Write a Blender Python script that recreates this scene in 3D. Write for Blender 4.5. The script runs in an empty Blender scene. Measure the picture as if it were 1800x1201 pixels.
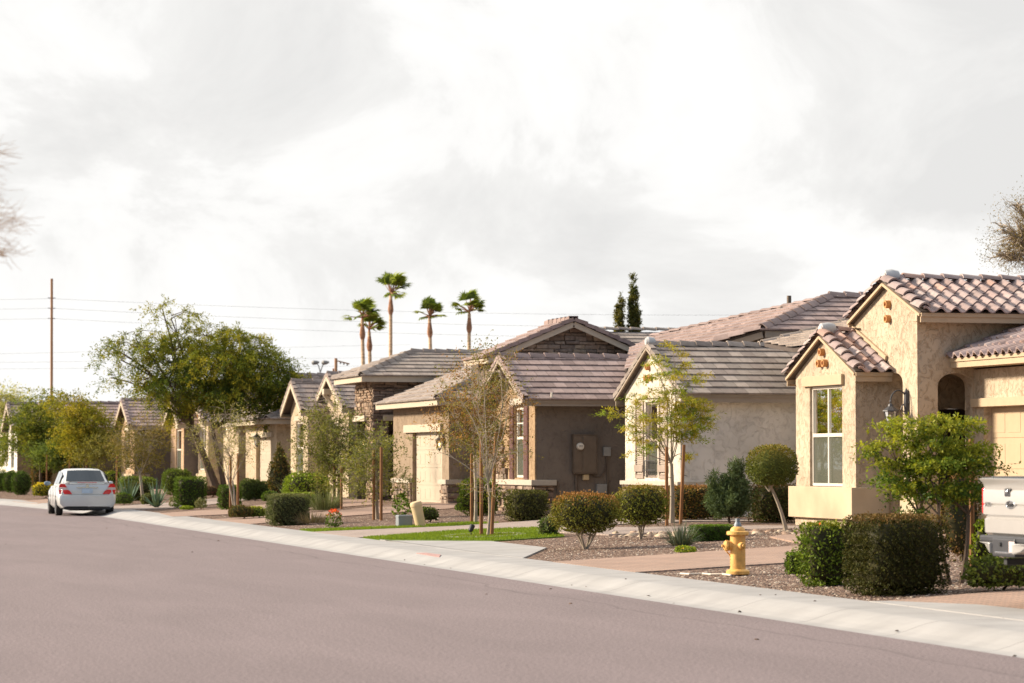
import bpy, bmesh, math, random
import numpy as np
from mathutils import Vector, Matrix
random.seed(7); RS = np.random.RandomState(11)
C = bpy.context.scene.collection
PI = math.pi
# ------------------------------------------------------------------ camera model
H = 1.75; F = 5000.0; A = math.atan(1370/5000); P = math.atan(207.5/5000)
sa, ca, sp, cp = math.sin(A), math.cos(A), math.sin(P), math.cos(P)
CAM = Vector((0, 0, H)); FW = Vector((sa*cp, ca*cp, sp)); RT = Vector((ca, -sa, 0)); UP = Vector((-sa*sp, -ca*sp, cp))
def ray(px, py): return FW + RT*((px-900)/F) + UP*((600.5-py)/F)
def atX(px, py, X): d = ray(px, py); return CAM + d*(X/d.x)
def atY(px, py, Y): d = ray(px, py); return CAM + d*(Y/d.y)
def atD(px, py, Z): return CAM + ray(px, py)*Z
def onplane(px, py, Pt, n):
    d = ray(px, py); n = Vector(n); return CAM + d*((Vector(Pt)-CAM).dot(n)/d.dot(n))
def shift(Y): return 0.0 if Y < 90 else (Y-90)**2/428.0
def gz(X, Y):
    u = X-11+shift(Y)
    if u < -12.5: return .13
    if u < 0: return 0.0
    if u < .1: return 0.0
    if u < .6: return .13*(u-.1)/.5
    if u < 1.4: return .13+.02*(u-.6)/.8
    return min(.45, .15+.3*(u-1.4)/7.1)
def G(px, py):
    d = ray(px, py); z = .2
    for _ in range(50):
        t = (z-H)/d.z; q = CAM+d*t; z = .5*z+.5*gz(q.x, q.y)
    return Vector((q.x, q.y, gz(q.x, q.y)))
def dist(p): return (Vector(p)-CAM).dot(FW)
# ------------------------------------------------------------------ objects
wl = {}
def props(o, label=None, cat=None, group=None, kind=None):
    if label: o['label'] = label
    if cat: o['category'] = cat
    if group: o['group'] = group
    if kind: o['kind'] = kind
    return o
def thing(name, loc, label, cat, group=None):
    o = bpy.data.objects.new(name, None); C.objects.link(o); o.location = loc; o.empty_display_size = .2
    wl[o] = Vector(loc); return props(o, label, cat, group)
def _link(o, parent):
    C.objects.link(o)
    if parent is not None:
        o.parent = parent; wl[o] = wl[parent]
    else: wl[o] = Vector((0, 0, 0))
    return o
def dup(root, loc, rotz=0, scale=1.0, label=None, group=None):
    r = root.copy(); C.objects.link(r); r.location = loc; r.rotation_euler = (0, 0, rotz); r.scale = (scale,)*3
    if label: r['label'] = label
    if group: r['group'] = group
    for ch in list(root.children):
        c = ch.copy(); C.objects.link(c); c.parent = r
        for g in list(ch.children):
            d = g.copy(); C.objects.link(d); d.parent = c
    return r
class MB:
    def __init__(s): s.v = []; s.f = []; s.c = []; s.m = []; s.uv = {}
    def add(s, vs, fs, col=None, mi=0):
        b = len(s.v); s.v += [tuple(q) for q in vs]
        for f in fs: s.f.append([b+i for i in f]); s.c.append(col); s.m.append(mi)
    def quad(s, a, b, c, d, col=None, mi=0): s.add([a, b, c, d], [(0, 1, 2, 3)], col, mi)
    def poly(s, pts, col=None, mi=0): s.add(pts, [tuple(range(len(pts)))], col, mi)
    def box(s, x0, x1, y0, y1, z0, z1, col=None, mi=0):
        s.add([(x0,y0,z0),(x1,y0,z0),(x1,y1,z0),(x0,y1,z0),(x0,y0,z1),(x1,y0,z1),(x1,y1,z1),(x0,y1,z1)],
              [(0,3,2,1),(4,5,6,7),(0,1,5,4),(1,2,6,5),(2,3,7,6),(3,0,4,7)], col, mi)
    def beam(s, a, b, w, h, up=(0,0,1), col=None, mi=0, off=(0,0)):
        a = Vector(a); b = Vector(b); d = (b-a).normalized(); up = Vector(up)
        sd = d.cross(up).normalized(); up = sd.cross(d)
        a = a+sd*off[0]+up*off[1]; b = b+sd*off[0]+up*off[1]
        vs = [q+sd*(w/2*i)+up*(h/2*j) for q in (a, b) for i, j in ((-1,-1),(1,-1),(1,1),(-1,1))]
        s.add(vs, [(0,1,2,3),(7,6,5,4),(0,4,5,1),(1,5,6,2),(2,6,7,3),(3,7,4,0)], col, mi)
    def tube(s, pts, rad, seg=6, col=None, mi=0, cap=True):
        pts = [Vector(p) for p in pts]
        if not hasattr(rad, '__len__'): rad = [rad]*len(pts)
        b = len(s.v); prev = None
        for i, p in enumerate(pts):
            d = (pts[min(i+1, len(pts)-1)]-pts[max(i-1, 0)])
            if d.length < 1e-9: d = Vector((0, 0, 1))
            d.normalize()
            if prev is None:
                x = d.cross(Vector((0, 0, 1)) if abs(d.z) < .9 else Vector((1, 0, 0))).normalized()
            else:
                x = (prev-d*prev.dot(d)).normalized()
            prev = x; y = d.cross(x)
            for k in range(seg):
                a = 2*PI*k/seg; s.v.append(tuple(p+(x*math.cos(a)+y*math.sin(a))*rad[i]))
        for i in range(len(pts)-1):
            for k in range(seg):
                k2 = (k+1) % seg
                s.f.append([b+i*seg+k, b+i*seg+k2, b+(i+1)*seg+k2, b+(i+1)*seg+k]); s.c.append(col); s.m.append(mi)
        if cap:
            s.f.append([b+k for k in range(seg)][::-1]); s.c.append(col); s.m.append(mi)
            e = b+(len(pts)-1)*seg; s.f.append([e+k for k in range(seg)]); s.c.append(col); s.m.append(mi)
    def lathe(s, prof, o, axis=(0,0,1), seg=20, col=None, mi=0):
        o = Vector(o); ax = Vector(axis).normalized(); x = ax.cross(Vector((0, 0, 1)) if abs(ax.z) < .9 else Vector((1, 0, 0))).normalized(); y = ax.cross(x); b = len(s.v)
        for z, r in prof:
            for k in range(seg): a = 2*PI*k/seg; s.v.append(tuple(o+ax*z+(x*math.cos(a)+y*math.sin(a))*max(r, 1e-4)))
        fs = [[b+i*seg+k, b+i*seg+(k+1) % seg, b+(i+1)*seg+(k+1) % seg, b+(i+1)*seg+k] for i in range(len(prof)-1) for k in range(seg)]+[[b+k for k in range(seg)][::-1], [b+(len(prof)-1)*seg+k for k in range(seg)]]
        s.f += fs; s.c += [col]*len(fs); s.m += [mi]*len(fs)
    def build(s, name, mat, parent=None, smooth=False, bevel=0):
        me = bpy.data.meshes.new(name); off = wl[parent] if parent is not None else Vector((0, 0, 0))
        o3 = tuple(off)
        me.from_pydata([(x-o3[0], y-o3[1], z-o3[2]) for x, y, z in s.v], [], s.f)
        for mm in (mat if isinstance(mat, (list, tuple)) else [mat]): me.materials.append(mm)
        if any(s.m): me.polygons.foreach_set('material_index', s.m)
        if any(c is not None for c in s.c):
            at = me.attributes.new('Col', 'FLOAT_COLOR', 'FACE')
            at.data.foreach_set('color', [k for c in s.c for k in ((c if c is not None else (.5,.5,.5))+(1,))[:4]])
        if smooth:
            me.polygons.foreach_set('use_smooth', [True]*len(me.polygons))
            try: me.set_sharp_from_angle(angle=math.radians(38))
            except Exception: pass
        me.update()
        o = bpy.data.objects.new(name, me); _link(o, parent)
        if bevel:
            b = o.modifiers.new('b', 'BEVEL'); b.width = bevel; b.segments = 2; b.limit_method = 'ANGLE'
        return o
def nmesh(name, V, Q, Cc, mat, parent=None):
    """numpy mesh: V (n,3), Q (m,k), Cc (m,3)"""
    me = bpy.data.meshes.new(name); off = np.array(wl[parent]) if parent is not None else np.zeros(3)
    V = (V-off).astype(np.float32); m, k = Q.shape
    me.vertices.add(len(V)); me.vertices.foreach_set('co', V.ravel())
    me.loops.add(m*k); me.loops.foreach_set('vertex_index', Q.astype(np.int32).ravel())
    me.polygons.add(m); me.polygons.foreach_set('loop_start', np.arange(0, m*k, k, dtype=np.int32))
    try: me.polygons.foreach_set('loop_total', np.full(m, k, dtype=np.int32))
    except Exception: pass
    me.update(calc_edges=True); me.materials.append(mat)
    at = me.attributes.new('Col', 'FLOAT_COLOR', 'FACE')
    at.data.foreach_set('color', np.concatenate([Cc, np.ones((m, 1))], 1).astype(np.float32).ravel())
    o = bpy.data.objects.new(name, me); return _link(o, parent)
# ------------------------------------------------------------------ materials
def newmat(name):
    m = bpy.data.materials.new(name); m.use_nodes = True; nt = m.node_tree; nt.nodes.clear()
    out = nt.nodes.new('ShaderNodeOutputMaterial'); return m, nt, out
def N(nt, t, **kw):
    n = nt.nodes.new('ShaderNode'+t)
    for k, v in kw.items():
        if k.startswith('i_'): n.inputs[k[2:].replace('_', ' ')].default_value = v
        else: setattr(n, k, v)
    return n
def L(nt, a, b): nt.links.new(a, b)
def pbr(name, col, rough=.8, metal=0, var=.12, vscale=6, bump=0, bscale=60, coat=0, attr=False, spec=.4, coords='Object', stretch=(1,1,1), var2=0, v2scale=.7, detail=4):
    m, nt, out = newmat(name)
    b = N(nt, 'BsdfPrincipled'); b.inputs['Roughness'].default_value = rough; b.inputs['Metallic'].default_value = metal
    b.inputs['Specular IOR Level'].default_value = spec
    if coat: b.inputs['Coat Weight'].default_value = coat; b.inputs['Coat Roughness'].default_value = .08
    L(nt, b.outputs[0], out.inputs[0])
    tc = N(nt, 'TexCoord'); mp = N(nt, 'Mapping'); mp.inputs['Scale'].default_value = stretch; L(nt, tc.outputs[coords], mp.inputs[0])
    n = N(nt, 'TexNoise'); n.inputs['Scale'].default_value = vscale; n.inputs['Detail'].default_value = detail; L(nt, mp.outputs[0], n.inputs['Vector'])
    mr = N(nt, 'MapRange'); mr.inputs[1].default_value = .3; mr.inputs[2].default_value = .7; mr.inputs[3].default_value = 1-var; mr.inputs[4].default_value = 1+var
    L(nt, n.outputs[0], mr.inputs[0]); last = mr.outputs[0]
    if var2:
        n2 = N(nt, 'TexNoise'); n2.inputs['Scale'].default_value = v2scale; n2.inputs['Detail'].default_value = 3; L(nt, mp.outputs[0], n2.inputs['Vector'])
        m2 = N(nt, 'MapRange'); m2.inputs[1].default_value = .3; m2.inputs[2].default_value = .7; m2.inputs[3].default_value = 1-var2; m2.inputs[4].default_value = 1+var2
        L(nt, n2.outputs[0], m2.inputs[0]); mm = N(nt, 'Math', operation='MULTIPLY'); L(nt, last, mm.inputs[0]); L(nt, m2.outputs[0], mm.inputs[1]); last = mm.outputs[0]
    vm = N(nt, 'VectorMath', operation='SCALE'); L(nt, last, vm.inputs['Scale'])
    if attr:
        at = N(nt, 'Attribute', attribute_name='Col'); L(nt, at.outputs['Color'], vm.inputs[0])
    else: vm.inputs[0].default_value = col
    L(nt, vm.outputs[0], b.inputs['Base Color'])
    if bump:
        nb = N(nt, 'TexNoise'); nb.inputs['Scale'].default_value = bscale; nb.inputs['Detail'].default_value = 5; L(nt, mp.outputs[0], nb.inputs['Vector'])
        bp = N(nt, 'Bump'); bp.inputs['Distance'].default_value = bump; bp.inputs['Strength'].default_value = 1
        L(nt, nb.outputs[0], bp.inputs['Height']); L(nt, bp.outputs[0], b.inputs['Normal'])
    return m
def stucco(name, col, pit, depth=.012, thr=.50, scale=5.5):
    """hand-trowelled stucco: smooth islands with rough worn pits between them"""
    m, nt, out = newmat(name); b = N(nt, 'BsdfPrincipled'); b.inputs['Roughness'].default_value = .92; b.inputs['Specular IOR Level'].default_value = .15
    L(nt, b.outputs[0], out.inputs[0]); tc = N(nt, 'TexCoord'); mp = N(nt, 'Mapping'); mp.inputs['Scale'].default_value = (1, 1, .85); L(nt, tc.outputs['Object'], mp.inputs[0])
    n = N(nt, 'TexNoise'); n.inputs['Scale'].default_value = scale; n.inputs['Detail'].default_value = 7; n.inputs['Roughness'].default_value = .68; n.inputs['Distortion'].default_value = 1.1
    L(nt, mp.outputs[0], n.inputs['Vector'])
    r = N(nt, 'MapRange'); r.inputs[1].default_value = thr-.10; r.inputs[2].default_value = thr+.07; L(nt, n.outputs[0], r.inputs[0])
    n2 = N(nt, 'TexNoise'); n2.inputs['Scale'].default_value = .9; n2.inputs['Detail'].default_value = 5; L(nt, tc.outputs['Object'], n2.inputs['Vector'])
    r2 = N(nt, 'MapRange'); r2.inputs[1].default_value = .35; r2.inputs[2].default_value = .65; r2.inputs[3].default_value = .86; r2.inputs[4].default_value = 1.12; L(nt, n2.outputs[0], r2.inputs[0])
    mx = N(nt, 'Mix', data_type='RGBA'); mx.inputs[6].default_value = pit+(1,); mx.inputs[7].default_value = col+(1,); L(nt, r.outputs[0], mx.inputs[0])
    vm = N(nt, 'VectorMath', operation='SCALE'); L(nt, mx.outputs[2], vm.inputs[0]); L(nt, r2.outputs[0], vm.inputs['Scale']); L(nt, vm.outputs[0], b.inputs['Base Color'])
    n3 = N(nt, 'TexNoise'); n3.inputs['Scale'].default_value = 70; n3.inputs['Detail'].default_value = 3; L(nt, tc.outputs['Object'], n3.inputs['Vector'])
    ma = N(nt, 'Math', operation='MULTIPLY_ADD'); ma.inputs[1].default_value = .22; L(nt, n3.outputs[0], ma.inputs[0]); L(nt, r.outputs[0], ma.inputs[2])
    bp = N(nt, 'Bump'); bp.inputs['Distance'].default_value = depth; bp.inputs['Strength'].default_value = 1; L(nt, ma.outputs[0], bp.inputs['Height']); L(nt, bp.outputs[0], b.inputs['Normal'])
    return m
def leafmat(name, trans=.35):
    m, nt, out = newmat(name); at = N(nt, 'Attribute', attribute_name='Col')
    d = N(nt, 'BsdfDiffuse'); t = N(nt, 'BsdfTranslucent'); g = N(nt, 'BsdfGlossy'); g.inputs['Roughness'].default_value = .45
    g.inputs['Color'].default_value = (.8, .8, .8, 1)
    L(nt, at.outputs['Color'], d.inputs[0])
    hs = N(nt, 'VectorMath', operation='MULTIPLY'); hs.inputs[1].default_value = (1.5, 1.45, .6); L(nt, at.outputs['Color'], hs.inputs[0]); L(nt, hs.outputs[0], t.inputs[0])
    m1 = N(nt, 'MixShader'); m1.inputs[0].default_value = trans; L(nt, d.outputs[0], m1.inputs[1]); L(nt, t.outputs[0], m1.inputs[2])
    m2 = N(nt, 'MixShader'); m2.inputs[0].default_value = .007; L(nt, m1.outputs[0], m2.inputs[1]); L(nt, g.outputs[0], m2.inputs[2]); L(nt, m2.outputs[0], out.inputs[0])
    return m
def glassmat(name, tint=(.9,.95,.93), mirror=.0, opaque=None, ior=1.5):
    m, nt, out = newmat(name); g = N(nt, 'BsdfGlossy'); g.inputs['Roughness'].default_value = .02; g.inputs['Color'].default_value = (1, 1, 1, 1)
    t = N(nt, 'BsdfTransparent') if opaque is None else N(nt, 'BsdfDiffuse'); t.inputs['Color'].default_value = (opaque or tint)+(1,)
    fr = N(nt, 'Fresnel'); fr.inputs['IOR'].default_value = ior
    mx = N(nt, 'MixShader'); ad = N(nt, 'Math', operation='ADD'); ad.inputs[1].default_value = mirror; ad.use_clamp = True
    L(nt, fr.outputs[0], ad.inputs[0]); L(nt, ad.outputs[0], mx.inputs[0]); L(nt, t.outputs[0], mx.inputs[1]); L(nt, g.outputs[0], mx.inputs[2]); L(nt, mx.outputs[0], out.inputs[0])
    return m
def emis(name, col, s):
    m, nt, out = newmat(name); e = N(nt, 'Emission'); e.inputs[0].default_value = col+(1,); e.inputs[1].default_value = s; L(nt, e.outputs[0], out.inputs[0]); return m
M = {}
M['st1'] = stucco('stucco_warm_tan', (.465, .375, .275), (.345, .265, .18), .010, .44, 8)
M['st1s'] = pbr('stucco_smooth_tan', (.46, .36, .245), .9, var=.08, vscale=2.2, bump=.003, bscale=50, var2=.08, v2scale=.9, spec=.15)
M['st2'] = stucco('stucco_pale', (.70, .655, .59), (.58, .535, .475), .010, .43, 6)  # pale stucco, its tone lifted for the middle house's shaded side walls
M['st2f'] = stucco('stucco_pale_sunlit', (.56, .50, .42), (.46, .40, .32), .010, .44, 7)  # front copy of the same pale stucco, toned down for the sunlit gable
M['st3'] = stucco('stucco_brown_shaded', (.172, .138, .11), (.145, .115, .092), .006, .42, 6)  # brown stucco with the shade of side walls put into its colour
M['st3f'] = stucco('stucco_brown_sunlit', (.34, .235, .14), (.27, .175, .10), .010, .47, 7)  # lit copy of the brown stucco, sunlight put into its colour
M['st4'] = stucco('stucco_umber', (.27, .205, .145), (.21, .155, .105), .01, .46, 5)
M['st5'] = stucco('stucco_cream', (.47, .375, .265), (.36, .28, .19), .01, .48, 5)
M['st6'] = stucco('stucco_rose_tan', (.42, .29, .19), (.32, .21, .13), .01, .48, 5)
M['trim1'] = pbr('trim_tan_paint', (.44, .33, .215), .7, var=.05, bump=.001, bscale=80)
M['trim2'] = pbr('trim_taupe_paint', (.30, .24, .185), .7, var=.05)
M['trim3'] = pbr('trim_cream_paint', (.44, .37, .28), .75, var=.05)
M['door_tan'] = pbr('garage_door_paint', (.45, .335, .215), .55, var=.03)
M['door_cream'] = pbr('garage_door_cream', (.44, .37, .28), .55, var=.03)
M['darkwood'] = pbr('door_dark_wood', (.035, .018, .014), .45, var=.3, vscale=12)
M['white'] = pbr('white_vinyl', (.60, .54, .455), .45, var=.03)
M['blind'] = pbr('window_blind_slats', (.10, .27, .08), .6, var=.04)
M['interior'] = pbr('dark_interior', (.03, .03, .028), .9)
M['screen'] = pbr('insect_screen', (.10, .095, .08), .9, var=.08, vscale=300)
M['glass'] = glassmat('window_glass', (.55, .72, .50), 0, ior=1.32)
M['glass_dark'] = glassmat('tinted_glass', mirror=.0, ior=1.28, opaque=(.014, .024, .036))
M['tile'] = pbr('concrete_roof_tile', None, .88, attr=True, var=.13, vscale=9, bump=.003, bscale=70, spec=.2, var2=.07, v2scale=2.5)
M['deck'] = pbr('roof_deck', (.09, .07, .06), .9)
M['stone'] = pbr('ledge_stone', None, .9, attr=True, var=.22, vscale=11, bump=.012, bscale=22, spec=.2)
M['cap'] = pbr('cast_stone_sill', (.42, .36, .29), .85, var=.07, bump=.002)
M['mortar'] = pbr('mortar', (.11, .085, .065), .95, bump=.004)
M['mortarpale'] = pbr('pale_mortar', (.30, .27, .235), .9, bump=.004)
M['leadcap'] = pbr('ridge_mortar', (.42, .42, .42), .8)
M['shutter'] = pbr('shutter_maroon', (.115, .05, .042), .6)
M['shutter2'] = pbr('shutter_taupe', (.30, .235, .19), .6)
M['clay'] = pbr('clay_pipe', (.50, .235, .085), .8)
M['iron'] = pbr('lamp_iron', (.07, .068, .07), .55, .4)
M['lampglass'] = glassmat('lamp_glass', (.8, .82, .8), .05)
M['bulb'] = emis('lit_bulb', (1, .62, .25), 6)
M['metalgrey'] = pbr('grey_metal_box', (.24, .23, .215), .5, .1)
M['metalbrown'] = pbr('brown_metal_box', (.125, .09, .063), .55, .1)
M['wood'] = pbr('stake_wood', (.23, .105, .04), .85, var=.25, vscale=14, stretch=(1,1,.2))
M['polewood'] = pbr('utility_pole_wood', (.40, .22, .12), .9, var=.3, vscale=3, stretch=(1,1,.1))
M['bark'] = pbr('bark_brown', (.115, .08, .055), .95, var=.3, vscale=9, bump=.01, bscale=14, stretch=(1,1,.35))
M['barkpale'] = pbr('bark_pale', (.34, .28, .21), .95, var=.25, vscale=9, bump=.004, bscale=20, stretch=(1,1,.35))
M['twig'] = pbr('twig_grey', (.36, .29, .22), .95, var=.2)
M['palmtrunk'] = pbr('palm_trunk', (.58, .40, .25), .95, var=.35, vscale=5, bump=.02, bscale=8, stretch=(.4,.4,3))
M['sepia'] = pbr('bark_sepia', (.55, .38, .25), .95)
M['palmboot'] = pbr('palm_boots', (.36, .18, .10), .95, var=.4, vscale=6, bump=.04, bscale=9)
M['leaf'] = leafmat('leaves', .36)
M['leafd'] = leafmat('leaves_dense', .15)
M['blade'] = leafmat('stiff_blades', .12)
M['hydrant'] = pbr('hydrant_yellow', (.66, .36, .095), .55, var=.22, vscale=14, bump=.003, bscale=45, var2=.14, v2scale=6, detail=8)
M['hydtop'] = pbr('hydrant_silver', (.20, .22, .24), .5, .3, var=.2, vscale=30)
M['carpaint'] = pbr('silver_car_paint', (.56, .57, .56), .32, .15, var=.01, coat=.7, spec=.5)
M['truckpaint'] = pbr('pearl_truck_paint', (.42, .40, .38), .33, .25, var=.02, coat=.6, spec=.5)
M['rubber'] = pbr('tyre_rubber', (.018, .018, .018), .85)
M['blackplastic'] = pbr('black_plastic', (.025, .025, .027), .6)
M['greyplastic'] = pbr('grey_plastic', (.035, .035, .04), .5)
M['chrome'] = pbr('chrome', (.7, .7, .7), .15, 1)
M['red'] = pbr('red_lens', (.62, .01, .015), .15, coat=.8)
M['clearlens'] = pbr('clear_lens', (.62, .52, .50), .15, coat=.8)
M['plate'] = pbr('license_plate', (.42, .52, .62), .5)
M['bluemirror'] = pbr('mirror_housing', (.13, .18, .24), .4)
M['beige'] = pbr('beige_plastic', (.56, .42, .24), .6, var=.04, var2=.06)
M['utilgrey'] = pbr('painted_utility_box', (.20, .215, .23), .6, var=.05)
M['turf'] = pbr('turf_green', (.11, .16, .025), .95, var=.2, vscale=40, bump=.01, bscale=180, spec=.1)
M['rock'] = pbr('river_rock', None, .85, attr=True, var=.2, vscale=15)
M['redpaint'] = pbr('faded_red_paint', (.31, .19, .175), .9, var=.2, vscale=20)
# asphalt
def asphalt():
    m, nt, out = newmat('asphalt'); b = N(nt, 'BsdfPrincipled'); b.inputs['Roughness'].default_value = .9; b.inputs['Specular IOR Level'].default_value = .25; L(nt, b.outputs[0], out.inputs[0])
    tc = N(nt, 'TexCoord'); n = N(nt, 'TexNoise'); n.inputs['Scale'].default_value = 30; n.inputs['Detail'].default_value = 8; n.inputs['Roughness'].default_value = .88; L(nt, tc.outputs['Object'], n.inputs['Vector'])
    n2 = N(nt, 'TexNoise'); n2.inputs['Scale'].default_value = .5; n2.inputs['Detail'].default_value = 6; n2.inputs['Distortion'].default_value = .8
    mp = N(nt, 'Mapping'); mp.inputs['Scale'].default_value = (1.3, .35, 1); L(nt, tc.outputs['Object'], mp.inputs[0]); L(nt, mp.outputs[0], n2.inputs['Vector'])
    r = N(nt, 'ValToRGB'); e = r.color_ramp.elements; e[0].position = .40; e[0].color = (.078, .061, .062, 1); e[1].position = .60; e[1].color = (.305, .243, .24, 1); L(nt, n.outputs[0], r.inputs[0])
    mr = N(nt, 'MapRange'); mr.inputs[1].default_value = .35; mr.inputs[2].default_value = .65; mr.inputs[3].default_value = .93; mr.inputs[4].default_value = 1.05; L(nt, n2.outputs[0], mr.inputs[0])
    n5 = N(nt, 'TexNoise'); n5.inputs['Scale'].default_value = 1.0; n5.inputs['Detail'].default_value = 7; n5.inputs['Roughness'].default_value = .7; mp5 = N(nt, 'Mapping'); mp5.inputs['Scale'].default_value = (5, .22, 1); mp5.inputs['Rotation'].default_value = (0, 0, .04); L(nt, tc.outputs['Object'], mp5.inputs[0]); L(nt, mp5.outputs[0], n5.inputs['Vector'])
    m5 = N(nt, 'MapRange'); m5.inputs[1].default_value = .35; m5.inputs[2].default_value = .65; m5.inputs[3].default_value = .97; m5.inputs[4].default_value = 1.025; L(nt, n5.outputs[0], m5.inputs[0]); q5 = N(nt, 'Math', operation='MULTIPLY'); L(nt, mr.outputs[0], q5.inputs[0]); L(nt, m5.outputs[0], q5.inputs[1]); mr = q5
    # worn wheel tracks and faint tar seam running along the street
    sx = N(nt, 'SeparateXYZ'); L(nt, tc.outputs['Object'], sx.inputs[0])
    nd = N(nt, 'TexNoise'); nd.inputs['Scale'].default_value = .35; L(nt, tc.outputs['Object'], nd.inputs['Vector'])
    ad = N(nt, 'Math', operation='MULTIPLY_ADD'); ad.inputs[1].default_value = .9; L(nt, nd.outputs[0], ad.inputs[0]); L(nt, sx.outputs[0], ad.inputs[2])
    cb = N(nt, 'Math', operation='SUBTRACT'); cb.inputs[1].default_value = 10.62; L(nt, ad.outputs[0], cb.inputs[0]); ab = N(nt, 'Math', operation='ABSOLUTE'); L(nt, cb.outputs[0], ab.inputs[0])
    lr = N(nt, 'MapRange'); lr.inputs[1].default_value = .01; lr.inputs[2].default_value = .05; lr.inputs[3].default_value = .80; lr.inputs[4].default_value = 1; L(nt, ab.outputs[0], lr.inputs[0])
    mu = N(nt, 'Math', operation='MULTIPLY'); L(nt, mr.outputs[0], mu.inputs[0]); L(nt, lr.outputs[0], mu.inputs[1])
    vm = N(nt, 'VectorMath', operation='SCALE'); L(nt, r.outputs[0], vm.inputs[0]); L(nt, mu.outputs[0], vm.inputs['Scale']); L(nt, vm.outputs[0], b.inputs['Base Color'])
    bp = N(nt, 'Bump'); bp.inputs['Distance'].default_value = .004; L(nt, n.outputs[0], bp.inputs['Height']); L(nt, bp.outputs[0], b.inputs['Normal'])
    return m
M['asphalt'] = asphalt()
def brickmat(name, c1, c2, mort, scale, bw, rh, rot=0, bump=.004, msize=.02, offset=.5, lo=.88, hi=1.1):
    m, nt, out = newmat(name); b = N(nt, 'BsdfPrincipled'); b.inputs['Roughness'].default_value = .9; b.inputs['Specular IOR Level'].default_value = .2; L(nt, b.outputs[0], out.inputs[0])
    tc = N(nt, 'TexCoord'); mp = N(nt, 'Mapping'); mp.inputs['Rotation'].default_value = (0, 0, rot); L(nt, tc.outputs['Object'], mp.inputs[0])
    br = N(nt, 'TexBrick'); br.inputs['Color1'].default_value = c1+(1,); br.inputs['Color2'].default_value = c2+(1,); br.inputs['Mortar'].default_value = mort+(1,)
    br.inputs['Scale'].default_value = scale; br.inputs['Brick Width'].default_value = bw; br.inputs['Row Height'].default_value = rh; br.inputs['Mortar Size'].default_value = msize; br.offset = offset
    L(nt, mp.outputs[0], br.inputs['Vector'])
    n = N(nt, 'TexNoise'); n.inputs['Scale'].default_value = 1.6; n.inputs['Detail'].default_value = 8; L(nt, tc.outputs['Object'], n.inputs['Vector'])
    mr = N(nt, 'MapRange'); mr.inputs[1].default_value = .3; mr.inputs[2].default_value = .7; mr.inputs[3].default_value = lo; mr.inputs[4].default_value = hi; L(nt, n.outputs[0], mr.inputs[0])
    vm = N(nt, 'VectorMath', operation='SCALE'); L(nt, br.outputs[0], vm.inputs[0]); L(nt, mr.outputs[0], vm.inputs['Scale']); L(nt, vm.outputs[0], b.inputs['Base Color'])
    bp = N(nt, 'Bump'); bp.inputs['Distance'].default_value = bump; bp.invert = True; L(nt, br.outputs['Fac'], bp.inputs['Height']); L(nt, bp.outputs[0], b.inputs['Normal'])
    return m
M['paver'] = brickmat('brick_pavers', (.42, .27, .20), (.35, .24, .185), (.24, .175, .14), 1, .2, .1, .785)
M['paverpale'] = brickmat('pale_pavers', (.39, .31, .265), (.35, .28, .24), (.26, .21, .185), 1, .2, .1, .785)
M['concrete'] = brickmat('sidewalk_concrete', (.33, .318, .308), (.32, .308, .30), (.205, .197, .19), 1, 40., 2.4, 0, .005, .010, 0, .86, 1.08)
M['block'] = brickmat('block_wall', (.34, .23, .15), (.31, .21, .14), (.2, .14, .1), 1, .4, .2, 0)
def gravel():
    m, nt, out = newmat('brown_gravel'); b = N(nt, 'BsdfPrincipled'); b.inputs['Roughness'].default_value = .95; b.inputs['Specular IOR Level'].default_value = .15; L(nt, b.outputs[0], out.inputs[0])
    tc = N(nt, 'TexCoord'); v = N(nt, 'TexVoronoi'); v.inputs['Scale'].default_value = 26; L(nt, tc.outputs['Object'], v.inputs['Vector'])
    sx = N(nt, 'SeparateXYZ'); L(nt, v.outputs['Color'], sx.inputs[0])
    r = N(nt, 'ValToRGB'); cr = r.color_ramp; cr.elements[0].color = (.07, .045, .034, 1); cr.elements[1].color = (.42, .32, .25, 1)
    for p_, c_ in ((.35, (.12, .075, .055, 1)), (.7, (.17, .11, .08, 1)), (.88, (.24, .165, .12, 1))): e = cr.elements.new(p_); e.color = c_
    L(nt, sx.outputs[0], r.inputs[0]); L(nt, r.outputs[0], b.inputs['Base Color'])
    bp = N(nt, 'Bump'); bp.inputs['Distance'].default_value = .02; bp.invert = True; L(nt, v.outputs['Distance'], bp.inputs['Height']); L(nt, bp.outputs[0], b.inputs['Normal'])
    return m
M['gravel'] = gravel()
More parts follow.
